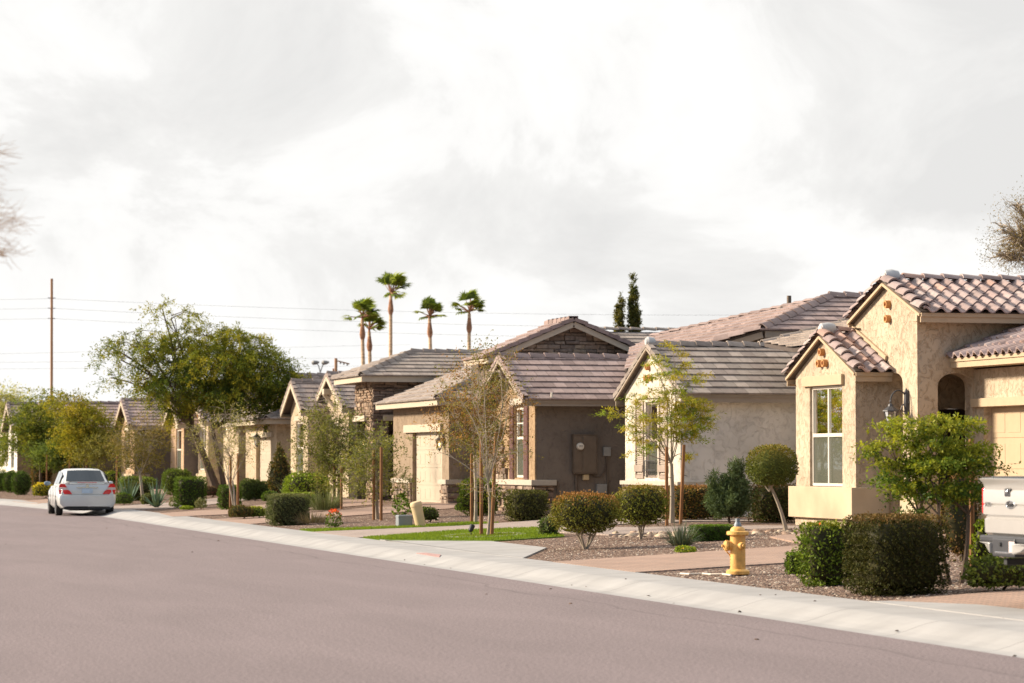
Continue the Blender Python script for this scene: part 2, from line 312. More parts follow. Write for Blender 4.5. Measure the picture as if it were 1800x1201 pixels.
# ------------------------------------------------------------------ ground, road, sidewalk
def drape(name, pts, mat, off=0.0, kind='structure', cut=True, label=None, cat=None):
    """flat sheet of outline pts (x, y) laid on the terrain"""
    bm = bmesh.new(); vs = [bm.verts.new((p[0], p[1], 0)) for p in pts]; bm.faces.new(vs)
    ys = [p[1] for p in pts]; xs = [p[0] for p in pts]
    cuts = [((12.4, 0, 0), (1, 0, 0)), ((19.5, 0, 0), (1, 0, 0)), ((11, 0, 0), (1, 0, 0)), ((11.6, 0, 0), (1, 0, 0))]
    if max(ys) > 89:
        cuts += [((0, 88+1.5*k, 0), (0, 1, 0)) for k in range(40)] + [((5+.5*k, 0, 0), (1, 0, 0)) for k in range(50)]
    for co, no in cuts:
        g = bm.verts[:]+bm.edges[:]+bm.faces[:]
        bmesh.ops.bisect_plane(bm, geom=g, plane_co=co, plane_no=no, dist=1e-5)
    for v in bm.verts: v.co.z = gz(v.co.x+(1e-4 if v.co.x > 11 else 0), v.co.y)+off
    bmesh.ops.recalc_face_normals(bm, faces=bm.faces[:])
    for f in bm.faces:
        if f.normal.z < 0: f.normal_flip()
    be = [e for e in bm.edges if e.is_boundary]; ex = bmesh.ops.extrude_edge_only(bm, edges=be)
    for v in [g_ for g_ in ex['geom'] if isinstance(g_, bmesh.types.BMVert)]: v.co.z -= .045
    me = bpy.data.meshes.new(name); bm.to_mesh(me); bm.free(); me.materials.append(mat)
    o = bpy.data.objects.new(name, me); _link(o, None); props(o, label, cat, kind=kind); return o
def strip(name, us, ys, zf, mat):
    mb = MB(); n = len(us)
    mb.v = [(11-shift(y)+u, y, zf(u, y)) for y in ys for u in us]
    for j in range(len(ys)-1):
        for i in range(n-1):
            mb.f.append([j*n+i, j*n+i+1, (j+1)*n+i+1, (j+1)*n+i]); mb.c.append(None); mb.m.append(0)
    o = mb.build(name, mat); o['kind'] = 'structure'; return o
YS = [-60, -20]+list(range(0, 90, 10))+[90+3*k for k in range(34)]+[200, 215, 230]
def gzu(u):
    if u < 1.385: return -.12
    return min(.45, .15+.3*(u-1.4)/7.1)-.015
strip('ground', [-900, -60, -14.2, -14.1, 1.38, 1.39, 8.5, 60, 900], [-300]+YS+[300, 420],
      lambda u, y: (.1 if u < -14.15 else gzu(u)) if y < 235 else .2-(.5 if -20 < u < 5 else 0), M['gravel'])
strip('road', [-12.5, -8, -4, 0], YS, lambda u, y: 0.0, M['asphalt'])
PROF = [(0, -.003), (.10, .0), (.18, .010), (.30, .042), (.42, .082), (.52, .110), (.60, .128), (.66, .138), (1.4, .152), (1.403, .0)]
strip('sidewalk', [p[0] for p in PROF], [-20+1.5*k for k in range(73)]+[90+1.5*k for k in range(70)], lambda u, y: dict(PROF)[u], M['concrete'])
strip('kerb', [-14.2, -13.1, -12.9, -12.6, -12.5], YS, lambda u, y: {-14.2: .15, -13.1: .14, -12.9: .13, -12.6: .02, -12.5: .002}[u], M['concrete'])
def gp(*pp): return [tuple(G(*q)[:2]) for q in pp]
drape('driveway', [(12.5, 22.8), (26, 22.8), (26, 31.6), tuple(G(1800, 1036)[:2]), (12.5, 29.85)], M['paver'], .007)
drape('driveway', [(12.38, 38.55), (15, 38.9), (19, 42.3), (22.6, 43.6), (22.6, 49.0), (20.6, 49.0), (19.2, 46.2), (16.8, 43.8), (14.6, 43.3), (12.38, 42.8)], M['paver'], .007)
drape('footpath', gp((1353, 944), (1414, 957), (1470, 955), (1470, 933), (1414, 938)), M['paver'], .011)
drape('driveway', [(12.38, 57.2), (12.38, 61.9), (15.5, 61.1), (17.6, 62.1), (21.2, 62.2), (21.2, 56.6), (16.4, 57.6), (15, 58.4), (12.9, 57.4)], M['paverpale'], .007)
drape('footpath', [(16.2, 52.1), (18.7, 51.3), (19.9, 50.4), (20.4, 50.4), (20.4, 52.0), (19, 53.1), (17.3, 55.8), (16.6, 57.4), (15.6, 57.8)], M['paverpale'], .011)
drape('driveway', [(12.38, 69.7), (12.38, 75.6), (14.6, 76.2), (17.0, 79.2), (20.9, 85), (20.9, 79.2), (18.8, 75.0), (15.3, 72.6)], M['paver'], .007)
drape('driveway', [(12.0, 80), (12.3, 84.6), (14.5, 86.5), (17.6, 91.5), (20.4, 90.5), (18.5, 83), (14.2, 79.8)], M['paver'], .007)
drape('driveway', [(11.95, 91.0), (11.7, 97.5), (15.2, 98.6), (18, 104.5), (19.6, 112), (20, 107), (17.5, 97.8), (14, 90.6)], M['paverpale'], .007)
drape('driveway', [(10.9, 106.0), (10.5, 111.5), (15, 116), (18, 126), (18, 118), (15.5, 110)], M['paver'], .007)

L1 = [(12.42, 56.9), (14.8, 58.2), (16.4, 57.5), (15.4, 52.4), (13.9, 52.0), (12.42, 55.6)]
L2 = [(12.42, 63.6), (12.42, 61.95), (15.5, 61.2), (16.6, 61.6), (16.2, 62.9), (14.2, 62.6)]
for q in (L1, L2): drape('lawn', q, M['turf'], .007)
drape('sidewalk', gp((640, 944.5), (677, 950.5), (863, 951.8), (961, 963), (919, 981.5), (790, 967)), M['concrete'], .006)
drape('sidewalk', [(12.36, 22.5), (12.36, 29.9), (12.55, 29.75), (13.0, 28.4), (13.2, 24), (13.0, 22.5)], M['concrete'], .011)
drape('road_marking', [(11.50, 46.6), (11.53, 48.4), (11.60, 48.0), (11.60, 46.9)], M['redpaint'], .012)
# tufts of turf
def inpoly(x, y, pts):
    c = False; n = len(pts)
    for i in range(n):
        x1, y1 = pts[i]; x2, y2 = pts[(i+1) % n]
        if (y1 > y) != (y2 > y) and x < (x2-x1)*(y-y1)/(y2-y1)+x1: c = not c
    return c
gv = []
for q in (L1, L2):
    xs = [a[0] for a in q]; ys = [a[1] for a in q]; n = int((max(xs)-min(xs))*(max(ys)-min(ys))*900)
    for _ in range(n):
        x = random.uniform(min(xs), max(xs)); y = random.uniform(min(ys), max(ys))
        if inpoly(x, y, q): gv.append((x, y, gz(x, y)+.01))
gv = np.array(gv); n = len(gv); an = RS.uniform(0, 2*PI, n); hh = RS.uniform(.025, .05, n); w = .008
dx = np.stack([np.cos(an), np.sin(an), np.zeros(n)], 1)
V = np.concatenate([gv-dx*w, gv+dx*w, gv+RS.normal(0, .012, (n, 3))*[1, 1, 0]+np.stack([0*hh, 0*hh, hh], 1)], 0)
Q = np.stack([np.arange(n), np.arange(n)+n, np.arange(n)+2*n], 1)
o = nmesh('grass', V, Q, np.array([.15, .21, .025])*RS.uniform(.7, 1.3, (n, 1)), M['leaf']); props(o, 'short bright green turf beside the pale driveway', 'grass', kind='stuff')
# loose stones lying on the gravel beds
def stones(name, pts, smin, smax, pal, label, cat, kind='stuff'):
    n = len(pts); P0 = np.array(pts); base = np.array([(-1,-1,0),(1,-1,0),(1,1,0),(-1,1,0),(-.6,-.5,1),(.6,-.6,.9),(.5,.6,1),(-.6,.5,.8)])
    s = RS.uniform(smin, smax, (n, 1, 1)); sc = s*RS.uniform(.6, 1.3, (n, 1, 3))*np.array([1, 1, .6]); a = RS.uniform(0, 2*PI, n)
    B = base[None]*sc+RS.normal(0, .15, (n, 8, 3))*s; ca_, sa_ = np.cos(a)[:, None], np.sin(a)[:, None]
    X = B[..., 0]*ca_-B[..., 1]*sa_; Y = B[..., 0]*sa_+B[..., 1]*ca_; V = np.stack([X, Y, B[..., 2]], -1)+P0[:, None]
    fq = np.array([(4,5,6,7),(0,1,5,4),(1,2,6,5),(2,3,7,6),(3,0,4,7)]); Q = (fq[None]+np.arange(n)[:, None, None]*8).reshape(-1, 4)
    pc = np.array(pal)[RS.randint(0, len(pal), n)]*RS.uniform(.75, 1.25, (n, 1)); Cc = np.repeat(pc, 5, 0)
    o = nmesh(name, V.reshape(-1, 3), Q, Cc, M['rock']); return props(o, label, cat, kind=kind)
pts = []
beds = [([(12.41, 29.85), (14.5, 30.6), (20, 33), (20, 40.2), (15, 38.7), (12.41, 38.4)], 170), ([(12.9, 43.1), (14.6, 43.6), (16.8, 44.2), (19.4, 50), (16.2, 51.8), (14.4, 51.6), (13.85, 47.8), (12.5, 44.3)], 110),
        ([(12.42, 62.5), (16, 63.2), (19, 66), (19, 72), (15.3, 71.8), (12.42, 69.4)], 50), ([(12.6, 76), (14.4, 76.7), (17, 80), (14.2, 79.6), (12.3, 79.8)], 30)]
for q, dn in beds:
    xs = [a[0] for a in q]; ys = [a[1] for a in q]
    for _ in range(int((max(xs)-min(xs))*(max(ys)-min(ys))*dn*1.7)):
        x = random.uniform(min(xs), max(xs)); y = random.uniform(min(ys), max(ys))
        if inpoly(x, y, q): pts.append((x, y, gz(x, y)-.02))
stones('gravel', pts, .008, .021, [(.13,.08,.06),(.20,.135,.10),(.09,.06,.05),(.30,.22,.17),(.16,.10,.075),(.42,.35,.28)], 'loose brown stones of the gravel beds', 'gravel')
# litter on road and sidewalk
lp = [tuple(G(*q)) for q in ((855,1045),(1060,958),(338,971),(384,951),(10,957),(1003,1062),(1005,1029),(968,1036),(1030,1032),(1576,1110),(1783,1154),(1184,1061),(1300,1076),(1363,1047),(1337,1047),(235,945),(188,929),(711,985),(746,993),(792,999),(1100,1019),(285,936),(1330,1125),(1140,1048),(1432,1058))]
stones('litter', [(x, y, z+.002) for x, y, z in lp], .009, .022, [(.05,.03,.02),(.1,.06,.04)], 'dead leaves and specks scattered on road and kerb', 'litter')
# ------------------------------------------------------------------ foliage
def unit(v): return v/np.maximum(np.linalg.norm(v, axis=-1, keepdims=True), 1e-9)
def leafquads(Pc, D, Nn, Ls, Ws, fold=None):
    """diamond leaves: base at Pc, along D, face normal Nn"""
    D = unit(D); S = unit(np.cross(D, Nn)); Ls = Ls[:, None]; Ws = Ws[:, None]; n = len(Pc)
    V = np.stack([Pc, Pc+D*Ls*.5+S*Ws*.5, Pc+D*Ls, Pc+D*Ls*.5-S*Ws*.5], 1).reshape(-1, 3)
    return V, np.arange(n*4).reshape(n, 4)
def lum(Dv, ph, k=3):
    s = 0
    for i in range(k):
        f = ph[i]; s = s+np.sin((Dv*f[:3]).sum(-1)*f[3]+f[4])
    return s/k
def shrub(label, cat, px, py, wpx, hpx, shape='ball', pal=((.06,.10,.02),), top=None, leaf=.035, dens=1.0, group=None, depth=.9, name='shrub', lump=.07, base=None, legs=0, narrow=None, gap=.0, flowers=None, up=.25, mat='leafd', seat=0, ratio=.55, core=True):
    """clipped or loose shrub; px,py = ground point in the photo, wpx,hpx = size there"""
    g = G(px, py) if base is None else Vector(base); s = F/dist(g); w = wpx/s; h = hpx/s; d = w*depth
    g = g+Vector((sa*d*.4, ca*d*.4, 0)) if base is None else g
    g.z = gz(g.x, g.y)-.02
    R = np.array([w/2, d/2, h/2*(1-seat)]); cz = g.z+h*seat+R[2]; cen = np.array([g.x, g.y, cz])
    pw = {'ball': 2.3, 'box': 9.0, 'round': 3.2, 'cone': 2.2, 'mound': 2.4}[shape]
    area = 4*PI*((R[0]*R[1])**1.6/3+(R[0]*R[2])**1.6/3+(R[1]*R[2])**1.6/3)**(1/1.6)*(1.3 if pw > 4 else 1.1)
    n = int(min(60000, area*dens*2.6/(leaf*leaf*ratio)))
    ph = [(RS.normal(0, 1), RS.normal(0, 1), RS.normal(0, 1), RS.uniform(2, 6), RS.uniform(0, 6)) for _ in range(4)]
    def surf(dv):
        r = (np.abs(dv)**pw).sum(-1, keepdims=True)**(-1/pw); q = dv*r
        if shape == 'cone':
            t = np.clip((q[:, 2:3]+1)/2, 0, 1); q = np.concatenate([q[:, :2]*(1.12-.80*t**1.7), q[:, 2:3]], 1)
        if shape == 'mound': q = np.concatenate([q[:, :2], np.maximum(q[:, 2:3], -.6+0*q[:, 2:3])], 1)
        return q*(1+lump*lum(dv, ph)[:, None])
    dv = unit(RS.normal(0, 1, (n, 3))); q = surf(dv); rad = 1-np.abs(RS.normal(0, .07, (n, 1)))-(RS.uniform(0, .3, (n, 1))*(RS.rand(n, 1) < .3))
    if gap:
        kp = (lum(dv*2.1, ph[::-1]) > -1+gap*1.2) | (RS.rand(n) < .35); dv, q, rad = dv[kp], q[kp], rad[kp]; n = len(dv)
    hf = np.sin(q[:, 0]*R[0]*21+ph[0][4])*np.sin(q[:, 1]*R[1]*19+ph[1][4])*np.sin(q[:, 2]*R[2]*23+ph[2][4])+.5*np.sin(q[:, 0]*R[0]*43+q[:, 2]*R[2]*37+ph[3][4])
    rad = np.where((hf[:, None] < -.25) & (rad > .88), rad-.16, rad); st_ = RS.rand(n) < (.03 if shape != 'box' else .006); rad[st_] = RS.uniform(1.0, 1.13, (st_.sum(), 1))
    Pc = cen+q*R*rad
    D = unit(dv*.8+RS.normal(0, .7, (n, 3))+[0, 0, up]); Nn = unit(RS.normal(0, 1, (n, 3))+dv*.8)
    Ls = RS.uniform(.7, 1.3, n)*leaf; V, Q = leafquads(Pc-D*Ls[:, None]*.4, D, Nn, Ls, Ls*ratio)
    pal = np.array(pal); Cc = pal[RS.randint(0, len(pal), n)]*RS.uniform(.72, 1.3, (n, 1))
    cl = lum(q*3.0+5, ph); Cc = Cc*(1+.2*cl[:, None])
    if top is not None:
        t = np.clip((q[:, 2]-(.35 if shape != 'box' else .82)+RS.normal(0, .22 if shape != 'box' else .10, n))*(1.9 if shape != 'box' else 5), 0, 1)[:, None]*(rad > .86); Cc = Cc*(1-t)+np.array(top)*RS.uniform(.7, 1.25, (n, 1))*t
    if flowers is not None:
        kf = (RS.rand(n) < flowers[0]) & (rad[:, 0] > .9); Cc[kf] = np.array(flowers[1])*RS.uniform(.8, 1.2, (kf.sum(), 1))
    root = thing(name, g, label, cat, group)
    nmesh('foliage', V, Q, np.clip(Cc*[1.32, 1.2, 1.0], 0, 1), M[mat], root)
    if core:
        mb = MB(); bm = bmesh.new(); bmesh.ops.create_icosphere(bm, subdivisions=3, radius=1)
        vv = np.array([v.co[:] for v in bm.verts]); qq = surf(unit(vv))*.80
        mb.v = [tuple(x) for x in (cen+qq*R)]; mb.f = [[v.index for v in f.verts] for f in bm.faces]; mb.c = [(.045, .042, .02)]*len(mb.f); mb.m = [0]*len(mb.f); bm.free()  # brown twig core, darkened to paint in the shade between the leaves
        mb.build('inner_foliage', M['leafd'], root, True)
    st = MB(); nl = legs or 1
    for k in range(nl):
        a = 2*PI*k/nl+random.random(); rr = .0; tgt = Vector(cen)+Vector((math.cos(a)*w*.26, math.sin(a)*d*.26, -R[2]*.45))
        b0 = g+Vector((math.cos(a)*rr, math.sin(a)*rr, -.03)); mid = (b0+tgt)/2+Vector((random.uniform(-.04, .04), random.uniform(-.04, .04), 0))
        st.tube([b0, mid, tgt], [.022*max(1, w), .017*max(1, w), .008], 5)
        if legs:
            for j in range(2):
                t2 = Vector(cen)+Vector((random.uniform(-.38, .38)*w, random.uniform(-.3, .3)*d, -R[2]*.5)); st.tube([mid, (mid+t2)/2+Vector((0, 0, -.02)), t2], [.014, .010, .005], 5)
    st.build('stem', M['barkpale' if legs else 'bark'], root)
    return root
def curve(p0, p1, bend, n=5):
    p0 = Vector(p0); p1 = Vector(p1); return [p0.lerp(p1, i/(n-1))+Vector(bend)*math.sin(PI*i/(n-1)) for i in range(n)]
def tree(name, label, cat, base, blobs, pal, D=None, leaf=.05, clusters=60, per=40, trunk=((0, .08),), fork=.35, bark='bark', crad=.28, droop=.25, group=None, twigc=None, twigs=1.0, ratio=.4, lean=(0, 0), tdir=None, spread=1.0, wind=(0, 0, 0), mat='leaf', hi=None, tr=.09, thick=.6, twigr=.004, flat=1.0, rmin=.012):
    """base: world point; blobs: (px, py, rx, ry, weight) in photo pixels at the tree's distance"""
    base = Vector(base); Dd = D or dist(base); s = F/Dd; root = thing(name, base, label, cat, group)
    br = MB(); top = None; PV, PQ, PC, nv = [], [], [], 0; pal = np.array(pal)
    cents = []
    for b in blobs:
        px, py, rx, ry = b[:4]; w = b[4] if len(b) > 4 else 1.0; dz = b[5] if len(b) > 5 else random.uniform(-.35, .35)*rx/s
        cents.append((atD(px, py, Dd)+Vector((sa*dz, ca*dz, 0)), rx/s, ry/s, w))
    lowest = min(c[0].z-c[2] for c in cents); hmax = max(c[0].z for c in cents)
    fk = base.lerp(Vector((sum(c[0].x for c in cents)/len(cents), sum(c[0].y for c in cents)/len(cents), hmax)), fork) if tdir is None else Vector(tdir)
    trunks = trunk
    forks = []
    for (ang, r, off) in [(t+(0,))[:3] for t in trunks]:
        e = fk+Vector((math.cos(ang), math.sin(ang), 0))*off; b0 = base+Vector((math.cos(ang), math.sin(ang), 0))*off*.35
        br.tube(curve(b0+Vector((0, 0, -.05)), e, (random.uniform(-.04, .04), random.uniform(-.04, .04), 0), 6), [r*1.25, r, r*.93, r*.87, r*.8, r*.72], 8); forks.append((e, r*.72))
    tot = sum(c[1]*c[2]*c[3] for c in cents)
    for c, rx, ry, w in cents:
        e, r = min(forks, key=lambda q: (q[0]-c).length) if random.random() < .7 else random.choice(forks)
        rr = max(rmin, r*thick); cp_ = curve(e, c+Vector((0, 0, -ry*.3)), Vector((random.uniform(-.15, .15), random.uniform(-.15, .15), .10*(c-e).length)), 6)
        br.tube(cp_, [rr*(1-.13*i) for i in range(6)], 6)
        K = max(3, int(clusters*rx*ry*w/tot*len(cents)*1.0/len(cents)*1)); K = max(3, int(clusters*rx*ry*w/tot))
        dv = unit(RS.normal(0, 1, (K, 3))); rad = RS.uniform(.25, 1, (K, 1))**.55
        CC = np.array(c)+dv*rad*np.array([rx, rx*.9, ry])*spread
        ax = unit(dv*[1, 1, .7]+RS.normal(0, .35, (K, 3))+[0, 0, -droop]+np.array(wind))
        for k in range(K):
            src = cp_[random.choice([3, 4, 5])] if random.random() < .6 else c
            if random.random() < twigs:
                q = Vector(CC[k]); br.tube([src, (src+q)/2+Vector((random.uniform(-.1, .1)*rx, random.uniform(-.1, .1)*rx, .12*rx)), q, q+Vector(ax[k])*crad*.9], [rr*.32, rr*.2, max(twigr, rmin*.33), twigr*.5], 4, cap=False)
        m = per; n = K*m
        if m <= 0: continue
        cid = np.repeat(np.arange(K), m); sub = RS.randint(0, 4, n)
        saxis = unit(ax[:, None, :]+RS.normal(0, .65, (K, 4, 3))+[0, 0, -droop*.6]+np.array(wind)*.6)[cid, sub]*np.array([1, 1, flat])
        t = RS.uniform(-.15, 1, (n, 1))*crad*2
        Pc = CC[cid]+saxis*t+RS.normal(0, crad*.10, (n, 3)); Pc[:, 2] -= droop*(np.abs(t[:, 0])**1.5)*.5
        Dl = unit(saxis*.6+RS.normal(0, .6, (n, 3))+np.array(wind)*.5); Nn = unit(RS.normal(0, 1, (n, 3))+[0, 0, .8])
        Ls = RS.uniform(.6, 1.35, n)*leaf; V, Q = leafquads(Pc, Dl, Nn, Ls, Ls*ratio)
        ccol = pal[RS.randint(0, len(pal), K)]*RS.uniform(.75, 1.25, (K, 1)); Cc = ccol[cid]*RS.uniform(.75, 1.28, (n, 1))
        if hi is not None:
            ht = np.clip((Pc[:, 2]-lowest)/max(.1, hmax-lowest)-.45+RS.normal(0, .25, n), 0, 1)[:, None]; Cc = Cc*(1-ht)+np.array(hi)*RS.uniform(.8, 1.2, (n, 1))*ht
        PV.append(V); PQ.append(Q+nv); PC.append(Cc); nv += len(V)
    br.build('trunk', M[bark], root, True)
    if PV: nmesh('crown', np.concatenate(PV), np.concatenate(PQ), np.clip(np.concatenate(PC)*[1.25, 1.2, .95], 0, 1), M[mat], root)
    return root
def blades(label, cat, px, py, rpx, hpx, n, pal, w=.03, curl=.25, name='agave', group=None, elev=(20, 85), base=None, seg=4, twist=0, tipc=None, dead=None, vary=.15, minr=.02, tufts=1):
    """rosette / tussock of tapering blades"""
    g = G(px, py) if base is None else Vector(base); s = F/dist(g); R = rpx/s; Hh = hpx/s; root = thing(name, g, label, cat, group)
    V = []; Q = []; Cc = []; pal = np.array(pal)
    for k in range(n):
        a = random.uniform(0, 2*PI); el = math.radians(random.uniform(*elev)); L_ = random.uniform(1-vary*2, 1)
        Ln = L_*math.hypot(R*math.cos(el), Hh*math.sin(el)); d0 = Vector((math.cos(a)*math.cos(el), math.sin(a)*math.cos(el), math.sin(el)))
        sd = Vector((-math.sin(a), math.cos(a), 0)); nn = sd.cross(d0); pts = []; p = g+Vector((math.cos(a), math.sin(a), 0))*random.uniform(minr, minr*3)*(tufts)+Vector((0, 0, .02))
        col = pal[random.randrange(len(pal))]*random.uniform(.75, 1.25)
        for i in range(seg+1):
            t = i/seg; ww = w*(1-t)**.75*(.75+.6*math.sin(PI*min(1, t*1.6))) if i < seg else 0.0008; pts.append((p.copy(), ww))
            dd = (d0+Vector((math.cos(a)*.3, math.sin(a)*.3, -1))*curl*t*t*1.6).normalized(); p = p+dd*Ln/seg
        b = len(V)
        for q, ww in pts:
            V += [tuple(q-sd*ww/2), tuple(q-nn*ww*.18), tuple(q+sd*ww/2)]
        for i in range(seg):
            o = b+i*3; cc = col*(1.0 if i < seg-1 or tipc is None else 1)
            Q += [(o, o+1, o+4, o+3), (o+1, o+2, o+5, o+4)]; Cc += [cc, cc*1.12]
    nmesh('leaves', np.array(V), np.array(Q), np.clip(np.array(Cc), 0, 1), M['blade'], root)
    return root
def stake(px, py, ptop, label, base=None, r=.038, lean=0, group='wooden tree stakes'):
    g = G(px, py) if base is None else Vector(base); s = F/dist(g); h = (py-ptop)/s; mb = MB()
    mb.tube([g+Vector((0, 0, -.1)), g+Vector((lean*h, 0, h))], [r, r*.93], 8)
    root = thing('tree_stake', g, label, 'stake', group); mb.build('pole', M['wood'], root, True)
    mb = MB(); z = h*.62; mb.tube([g+Vector((lean*z, 0, z)), g+Vector((lean*z+.12, .05, z-.03))], .006, 5); mb.build('tie', M['blackplastic'], root)
    return root
GREEN = [(.07,.12,.022), (.10,.16,.03), (.05,.09,.02)]
DARK = [(.035,.055,.018), (.05,.07,.022), (.065,.075,.028)]
OLIVE = [(.13,.14,.045), (.10,.11,.04), (.16,.155,.06)]
LIME = [(.17,.24,.03), (.22,.28,.035), (.12,.19,.025)]
YEL = [(.25,.24,.035), (.32,.27,.04), (.17,.19,.03)]
RUST = [(.16,.10,.035), (.11,.10,.03), (.20,.11,.045), (.08,.09,.025)]
DRY = [(.30,.24,.15), (.24,.19,.11), (.36,.30,.20)]
SAGE = [(.16,.18,.10), (.20,.21,.13), (.12,.14,.07)]
def B(px, X): q = atX(px, 800, X); return Vector((X, q.y, gz(X, q.y)))
# ---- right foreground bed
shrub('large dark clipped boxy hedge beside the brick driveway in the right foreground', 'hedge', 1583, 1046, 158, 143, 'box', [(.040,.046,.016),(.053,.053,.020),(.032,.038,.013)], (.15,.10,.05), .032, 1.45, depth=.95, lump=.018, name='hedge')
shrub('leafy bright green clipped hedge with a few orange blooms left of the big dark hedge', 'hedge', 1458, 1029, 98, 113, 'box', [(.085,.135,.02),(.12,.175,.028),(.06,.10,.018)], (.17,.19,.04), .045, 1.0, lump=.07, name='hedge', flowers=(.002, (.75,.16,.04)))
shrub('small bright green low box bush just behind the leafy hedge', 'bush', 1400, 1008, 34, 40, 'box', [(.10,.17,.02),(.13,.21,.03)], None, .025, 1.1, lump=.03)
shrub('spreading loose green shrub under the rear bumper of the truck', 'shrub', 1768, 1040, 135, 62, 'mound', [(.09,.12,.03),(.12,.16,.035),(.06,.09,.02)], None, .05, .9, lump=.2, depth=.7)
shrub('upright lime green shrub between the truck and the tree', 'shrub', 1732, 1020, 56, 112, 'ball', LIME, None, .045, .75, lump=.22, depth=.8)
shrub('twiggy reddish brown shrub growing behind the staked tree by the garage', 'shrub', 1690, 985, 75, 160, 'ball', [(.10,.065,.04),(.13,.08,.05),(.08,.08,.03)], None, .05, .42, lump=.2, depth=.7, base=G(1690, 985), mat='leaf')
# ---- middle bed behind the hydrant
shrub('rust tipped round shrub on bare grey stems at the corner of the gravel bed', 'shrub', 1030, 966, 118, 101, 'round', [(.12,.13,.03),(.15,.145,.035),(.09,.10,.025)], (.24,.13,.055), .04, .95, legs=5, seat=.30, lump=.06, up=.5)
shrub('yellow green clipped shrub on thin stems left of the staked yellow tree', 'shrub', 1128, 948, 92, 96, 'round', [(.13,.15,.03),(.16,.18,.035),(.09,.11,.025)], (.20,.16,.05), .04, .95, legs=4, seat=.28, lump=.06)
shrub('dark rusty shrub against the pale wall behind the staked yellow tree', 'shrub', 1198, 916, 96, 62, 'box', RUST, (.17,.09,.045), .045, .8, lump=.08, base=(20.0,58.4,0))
JB = Vector((19.9, 0, 0)); JB = atX(1282, 800, 19.9); JB.z = gz(19.9, JB.y)
JUN = (JB, [(1262,890,17,24,1),(1258,862,9,18,.5),(1296,885,20,28,1.2),(1294,846,11,26,.9),(1279,897,30,16,1.2),(1279,868,20,20,.7)])
shrub('low dark green clipped hedge between the grassy clump and the hydrant', 'hedge', 1252, 950, 82, 29, 'box', [(.055,.11,.018),(.04,.08,.016)], (.12,.20,.025), .022, 1.3, depth=.6, lump=.02, name='hedge')
shrub('dark brown green hedge against the pale wall behind the ball topiary', 'hedge', 1362, 918, 84, 68, 'box', DARK+[(.09,.06,.035)], (.12,.08,.04), .045, .9, lump=.07, name='hedge')
blades('grey green grassy yucca clump beside the low clipped hedge', 'yucca', 1197, 962, 40, 55, 230, [(.11,.135,.095),(.085,.11,.075),(.15,.16,.11)], .018, .35, 'yucca', elev=(15, 88), minr=.05)
shrub('small low yellow flowered plant in the gravel in front of the yucca', 'plant', 1205, 971, 38, 13, 'mound', LIME, None, .03, .8, name='plant', flowers=(.05, (.7,.5,.03)), core=False)
shrub('small loose green bush beside the turf left of the rust tipped shrub', 'bush', 965, 943, 40, 36, 'mound', [(.07,.11,.035),(.10,.14,.05)], None, .045, .6, lump=.2)
shrub('dark olive clipped hedge below the shuttered window', 'hedge', 926, 915, 72, 54, 'box', [(.075,.085,.03),(.10,.11,.04),(.055,.065,.025)], None, .05, .95, lump=.06, name='hedge')
shrub('bright green bush behind the stakes of the thin brown tree', 'bush', 842, 906, 72, 66, 'round', [(.11,.17,.025),(.15,.21,.03),(.08,.12,.02)], None, .055, .8, lump=.12)
shrub('small low green bush on the gravel left of the turf tree', 'bush', 815, 899, 30, 16, 'mound', GREEN, None, .05, .7)
shrub('dark green shrub behind the leaning beige post', 'shrub', 750, 918, 42, 28, 'mound', [(.05,.08,.02),(.07,.10,.03)], None, .05, .8)
shrub('upright light green leafy plant behind the grey utility box', 'shrub', 706, 910, 34, 46, 'cone', [(.13,.2,.04),(.09,.15,.03)], None, .09, .5, lump=.25, core=False)
# ---- ball topiary tree
def topiary():
    b = G(1383, 933); s = F/dist(b); root = thing('topiary_tree', b, 'small ball headed tree on one bare leaning trunk before the pale wall', 'tree')
    t = atD(1352, 850, dist(b)); mb = MB(); mb.tube(curve(b+Vector((0,0,-.05)), t, (.04, 0, 0), 6), [.05,.042,.036,.034,.03,.028], 8)
    for k in range(7):
        q = t+Vector((random.uniform(-.35,.35), random.uniform(-.3,.3), random.uniform(.15,.4))); mb.tube([t+Vector((0,0,-.15)), (t+q)/2+Vector((0,0,-.05)), q], [.016,.012,.006], 5)
    mb.build('trunk', M['barkpale'], root, True)
    c = np.array(atD(1357, 820, dist(b))); R = np.array([43/s, 40/s, 37/s]); n = 7000; dv = unit(RS.normal(0,1,(n,3))); q = dv*((np.abs(dv)**2.8).sum(-1, keepdims=True)**(-1/2.8))
    q[:, 2] = np.where(q[:, 2] < -.3, q[:, 2]*(.85), q[:, 2]); r = 1-np.abs(RS.normal(0,.1,(n,1)))-(RS.rand(n,1) < .3)*RS.uniform(0,.4,(n,1))
    D = unit(dv+RS.normal(0,.7,(n,3))); Ls = RS.uniform(.03,.055,n); V, Q = leafquads(c+q*R*r, D, RS.normal(0,1,(n,3)), Ls, Ls*.5)
    pal = np.array([(.11,.13,.03),(.15,.165,.035),(.08,.10,.025)]); Cc = pal[RS.randint(0,3,n)]*RS.uniform(.75,1.25,(n,1)); t_ = np.clip((q[:,2]-.1)*1.5,0,1)[:,None]*(RS.rand(n,1) < .7); Cc = Cc*(1-t_)+np.array([.25,.20,.05])*t_
    nmesh('crown', V, Q, Cc, M['leafd'], root)
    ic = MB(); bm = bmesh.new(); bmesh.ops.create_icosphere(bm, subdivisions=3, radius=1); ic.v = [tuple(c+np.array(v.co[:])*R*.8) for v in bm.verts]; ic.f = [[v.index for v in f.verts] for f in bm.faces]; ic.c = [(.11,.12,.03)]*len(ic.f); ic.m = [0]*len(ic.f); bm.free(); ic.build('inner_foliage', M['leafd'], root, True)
topiary()
